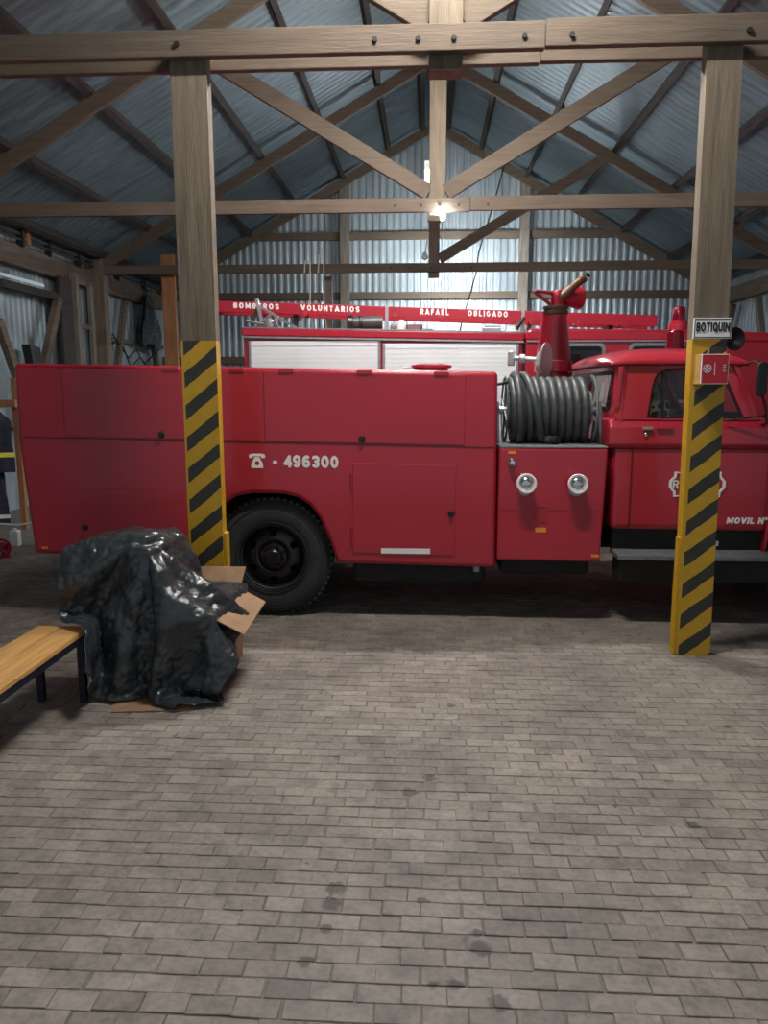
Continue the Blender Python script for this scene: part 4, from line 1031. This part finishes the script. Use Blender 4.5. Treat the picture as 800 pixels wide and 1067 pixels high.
# ------------------------------------------------------------------ left background
rk = empty('coat_rack', (-5.9, 10.0, 0), 'wooden rack by the left wall holding fire clothing', 'rack')
MB().box(-6.45, -5.45, 9.98, 10.06, 1.66, 1.76).build('rail', 'wood_orange', rk, .005)
for xx in (-6.40, -5.50): MB().box(xx - .04, xx + .04, 10.06, 10.13, 0, 2.05).build('upright', 'wood_orange', rk, .005)
for xx in (-5.65, -5.95): MB().cyl((xx, 9.86, 1.70), (xx, 9.98, 1.69), .012, n=8).build('peg', 'steel', rk)
def garment(name, t, cx, cy, ztop, zbot, wtop, wbot, dep, bands):
    n, m = 28, 16; vs = []; fs = []
    for j in range(m + 1):
        u = j / m; z = ztop + (zbot - ztop) * u; ww = (wtop + (wbot - wtop) * min(1, u * 1.6)) * (0.35 + .65 * min(1, u * 5))
        for i in range(n):
            a = 2 * math.pi * i / n; r_ = 1 + .10 * math.sin(5 * a + 2 * u) + .06 * math.sin(9 * a - 5 * u)
            vs.append((cx + ww / 2 * math.cos(a) * r_, cy + dep / 2 * math.sin(a) * r_, z))
    for j in range(m):
        for i in range(n): fs.append((j * n + i, j * n + (i + 1) % n, (j + 1) * n + (i + 1) % n, (j + 1) * n + i))
    fs.append(tuple(range(n))[::-1]); fs.append(tuple(range(m * n, m * n + n)))
    t = MB().add(vs, fs).build(name, 'cloth_navy', t, smooth=60)
    for (z0, z1, mm_) in bands:
        vs = []
        for z in (z0, z1):
            u = (z - ztop) / (zbot - ztop); ww = (wtop + (wbot - wtop) * min(1, u * 1.6)) * (0.35 + .65 * min(1, u * 5))
            for i in range(n):
                a = 2 * math.pi * i / n; r_ = 1.03 + .10 * math.sin(5 * a + 2 * u) + .06 * math.sin(9 * a - 5 * u)
                vs.append((cx + ww / 2 * math.cos(a) * r_, cy + dep / 2 * math.sin(a) * r_, z))
        MB().add(vs, [(i, (i + 1) % n, n + (i + 1) % n, n + i) for i in range(n)]).build('reflective_band', mm_, t, smooth=60)
    return t
fs_ = empty('fire_suit', (-5.72, 9.8, .12), 'dark fire suit with yellow banded jacket and trousers hung on the wooden rack', 'clothing')
garment('jacket', fs_, -5.72, 9.78, 1.66, .82, .50, .56, .20, ((1.02, 1.08, 'hivis'),))
garment('trousers', fs_, -5.78, 9.80, 1.0, .12, .34, .42, .13, ((.20, .25, 'reflect'),))
cn = empty('white_canister', (-5.0, 8.95, 0), 'white plastic canister standing behind the rear of the locker truck', 'canister')
MB().box(-5.06, -4.96, 8.9, 9.0, 0, .20).build('body', 'white_plastic', cn, .015)
MB().cyl((-5.01, 8.95, .20), (-5.01, 8.95, .225), .022, n=12).build('cap', 'white_plastic', cn)
vl = empty('red_valve', (-4.82, 8.25, 0), 'red valve wheel standing on the floor by the left wall', 'valve')
MB().lathe((-4.80, 8.25, .12), (.2, -1, .35), ((.10, -.012), (.115, 0), (.10, .012), (.085, 0)), n=28, closed=True).build('handwheel', 'red2', vl, smooth=50)
mb = MB()
for i in range(4):
    t = R(45 + 90 * i); mb.cyl((-4.80, 8.25, .12), (-4.80 + .1 * math.cos(t), 8.25 + .02, .12 + .095 * math.sin(t)), .010, n=8)
mb.build('spokes', 'red2', vl)
MB().lathe((-4.80, 8.34, 0), (0, 0, 1), ((.07, 0), (.07, .02), (.05, .03), (.05, .16), (.06, .17), (.0005, .18)), n=20).build('valve_body', 'red2', vl, smooth=35)
tag(MB().tube([(-6.2, 9.6, .26), (-5.6, 9.4, .20), (-5.1, 9.2, .22), (-4.6, 9.2, .30), (-4.3, 9.3, .32)], .012, 6).build('white_cord', 'white_plastic', smooth=60), 'white cord stretched low behind the rear of the locker truck', 'line')  # plain white cord strung low above the floor
tag(MB().prism([(12.10, 2.30), (12.42, 2.28), (12.36, 2.56), (12.02, 2.60)], 'x', XL + .16, XL + .30).build('black_panel', 'black', bevel=.01), 'small tilted black panel on the left wall', 'panel')
tu = empty('tube_lamp', (-6.1, 14.72, 2.2), 'short white tube fixed to the left wall post by the rear truss', 'tube')
MB().cyl((-6.44, 14.2, 2.05), (-6.44, 14.2, 2.62), .05, n=14).build('tube', 'white_plastic', tu, smooth=40)
MB().cyl((-6.44, 14.2, 2.62), (-6.44, 14.2, 2.66), .035, n=14).build('cap', 'steel', tu, smooth=40)
# black bag hung on the wall
hb = empty('hanging_bag', (-6.25, 17.5, 2.9), 'black plastic bag hung on the far end of the left wall', 'bag')
n, m = 26, 20; vs = []; fs = []
for j in range(m + 1):
    u = j / m; z = 4.0 - 1.15 * u; ww = .10 + .36 * min(1, u * 1.4) ** .8
    for i in range(n):
        a = 2 * math.pi * i / n; r_ = 1 + .16 * math.sin(6 * a + 3 * u) + .08 * math.sin(11 * a - 4 * u)
        vs.append((-6.30 + .30 * ww * math.cos(a) * r_, 17.5 + ww * 1.15 * math.sin(a) * r_, z - .06 * math.sin(3 * a) * u))
for j in range(m):
    for i in range(n): fs.append((j * n + i, j * n + (i + 1) % n, (j + 1) * n + (i + 1) % n, (j + 1) * n + i))
fs.append(tuple(range(n))[::-1]); fs.append(tuple(range(m * n, m * n + n)))
MB().add(vs, fs).build('bag', 'plastic_black', hb, smooth=50)
MB().tube([(-6.40, 17.5, 4.12), (-6.3, 17.5, 4.08), (-6.30, 17.5, 3.96)], .02).build('knot', 'plastic_black', hb)
mb_ = MB().tube([(-6.38, 15.6, 3.0), (-6.35, 16.3, 2.55), (-6.36, 16.8, 2.75), (-6.34, 17.2, 2.45), (-6.36, 17.9, 2.7), (-6.36, 18.5, 2.9)], .016, 6)
mb_.tube([(-6.38, 16.0, 2.92), (-6.35, 16.4, 2.35), (-6.36, 17.0, 2.6), (-6.34, 17.6, 2.3), (-6.36, 18.3, 2.9)], .014, 6)
mb_.build('loose_cable', 'chassis', wl, smooth=60)
#BAG
# ------------------------------------------------------------------ cardboard boxes under a black plastic sheet
cb = empty('cardboard_box', (-1.60, 4.95, 0), 'open cardboard box half covered by the black plastic sheet', 'box')
bx0, bx1, by0, by1, bh = -1.98, -1.32, 4.52, 5.26, .50
def wallb(p, q, h, name='side'):
    return MB().beam((*p, h / 2), (*q, h / 2), .008, h).build(name, 'board', cb)
MB().box(bx0, bx1, by0, by1, .002, .010).build('bottom', 'board', cb)
wallb((bx0, by0), (bx1, by0), bh); wallb((bx1, by0), (bx1, by1), bh); wallb((bx1, by1), (bx0, by1), bh); wallb((bx0, by1), (bx0, by0), bh)
MB().add([(bx1, by0 + .01, bh), (bx1, by1 - .01, bh), (bx1 + .20, by1 - .10, bh - .07), (bx1 + .20, by0 + .0, bh - .10),
          (bx1, by0 + .01, bh - .007), (bx1, by1 - .01, bh - .007), (bx1 + .20, by1 - .10, bh - .077), (bx1 + .20, by0 + .0, bh - .107)],
         [(0, 1, 2, 3), (7, 6, 5, 4), (0, 4, 5, 1), (1, 5, 6, 2), (2, 6, 7, 3), (3, 7, 4, 0)]).build('flap', 'board', cb)
MB().add([(bx0, by1, bh), (bx1, by1, bh), (bx1 + .02, by1 + .10, bh + .13), (bx0 + .05, by1 + .10, bh + .13),
          (bx0, by1 - .007, bh), (bx1, by1 - .007, bh), (bx1 + .02, by1 + .093, bh + .13), (bx0 + .05, by1 + .093, bh + .13)],
         [(0, 1, 2, 3), (7, 6, 5, 4), (0, 4, 5, 1), (1, 5, 6, 2), (2, 6, 7, 3), (3, 7, 4, 0)]).build('flap', 'board', cb)
fl_ = empty('flattened_carton', (-1.6, 4.5, 0), 'flat brown carton sheet lying on the paving at the foot of the plastic sheet', 'carton')
MB().add([(a_, b_, c_) for c_ in (.003, .009) for a_, b_ in ((-1.86, 4.21), (-1.40, 4.27), (-1.36, 4.50), (-1.90, 4.50))],
         [(3, 2, 1, 0), (4, 5, 6, 7), (0, 1, 5, 4), (1, 2, 6, 5), (2, 3, 7, 6), (3, 0, 4, 7)]).build('sheet', 'board', fl_)
UP = [(-2.20, 4.62), (-1.72, 4.58), (-1.66, 5.02), (-2.14, 5.08)]
MB().prism([(-1.93 + (u + 1.93) * .88, 4.825 + (v - 4.825) * .88) for u, v in UP], 'z', .505, .865).build('upper_carton', 'board', cb, .01)  # separate unseen carton standing on the box, added under the sheet

def drape():
    """let a square of plastic fall over the boxes (cloth), then freeze it as a mesh"""
    cols = []
    def coll(mb):
        o = mb.build('collider', 'board'); o.modifiers.new('collision', 'COLLISION'); o.collision.thickness_outer = .012; o.collision.cloth_friction = 18
        cols.append(o); return o
    coll(MB().box(bx0, bx1, by0, by1, -.05, bh)); coll(MB().prism(UP, 'z', .4, .90))
    coll(MB().prism([(-1.98, 4.70), (-1.76, 4.66), (-1.74, 4.90), (-1.96, 4.94)], 'z', .85, .955))
    coll(MB().box(-2.40, -2.05, 2.3, 4.45, .30, .47)); coll(MB().box(-4, 1, 2, 7, -.4, .0)); coll(MB().box(-1.74, -1.44, 5.42, 5.62, 0, 2))
    N_ = 70; sx_, sy_ = 1.36, 1.60; ang = R(14); c, s_ = math.cos(ang), math.sin(ang); vs = []; fs = []
    rnd = random.Random(3)
    for j in range(N_ + 1):
        for i in range(N_ + 1):
            a = (i / N_ - .5) * sx_; b = (j / N_ - .5) * sy_
            vs.append((-1.72 + a * c - b * s_, 4.66 + a * s_ + b * c, 1.02 + .012 * math.sin(a * 9 + b * 3) + .010 * math.sin(b * 13 - a * 4) + rnd.uniform(-.004, .004)))
    for j in range(N_):
        for i in range(N_): q = j * (N_ + 1) + i; fs.append((q, q + 1, q + N_ + 2, q + N_ + 1))
    o = MB().add(vs, fs).build('plastic_sheet', ['plastic_black', 'plastic_inner'])
    cm = o.modifiers.new('cloth', 'CLOTH'); st_ = cm.settings
    st_.quality = 6; st_.mass = .20; st_.tension_stiffness = 30; st_.compression_stiffness = 30; st_.shear_stiffness = 12; st_.bending_stiffness = 22; st_.bending_damping = 4.0; st_.air_damping = 2.5
    cm.collision_settings.collision_quality = 3; cm.collision_settings.distance_min = .012; cm.collision_settings.use_self_collision = True; cm.collision_settings.self_distance_min = .006
    cm.point_cache.frame_start = 1; cm.point_cache.frame_end = 60
    for f_ in range(1, 56): S.frame_set(f_)
    dg = bpy.context.evaluated_depsgraph_get()
    me = bpy.data.meshes.new_from_object(o.evaluated_get(dg))
    o.modifiers.clear(); old = o.data; o.data = me
    for q in cols: bpy.data.objects.remove(q)
    S.frame_set(1)
    # plastic crumples into creases with sharp ridges
    from mathutils import noise
    bm = bmesh.new(); bm.from_mesh(me)
    bmesh.ops.subdivide_edges(bm, edges=bm.edges[:], cuts=1, use_grid_fill=True, smooth=0.6); bm.to_mesh(me); bm.free()
    me.update(); nn = [v.normal.copy() for v in me.vertices]
    for v, nv in zip(me.vertices, nn):
        p = v.co.copy() + noise.noise_vector(v.co * 5.0) * .05
        r1 = 1 - abs(noise.noise(p * 3.3 + Vector((3, 1, 7)))) * 2.2
        d_ = noise.voronoi(p * 4.6)[0]; d2 = noise.voronoi(p * 13.0 + Vector((5, 2, 9)))[0]
        v.co += nv * (.006 + .020 * r1 - .026 * min(.35, d_[1] - d_[0]) - .005 * min(.35, d2[1] - d2[0]))
        if v.co.z < .012: v.co.z = .012
    me.update()
    me.polygons.foreach_set('use_smooth', [True] * len(me.polygons))
    so_ = o.modifiers.new('solid', 'SOLIDIFY'); so_.thickness = .003; so_.offset = -1; so_.material_offset = 1
    return o
sheet = drape()
tag(sheet, 'crumpled black plastic sheet draped over cardboard boxes beside the bench', 'plastic sheet')
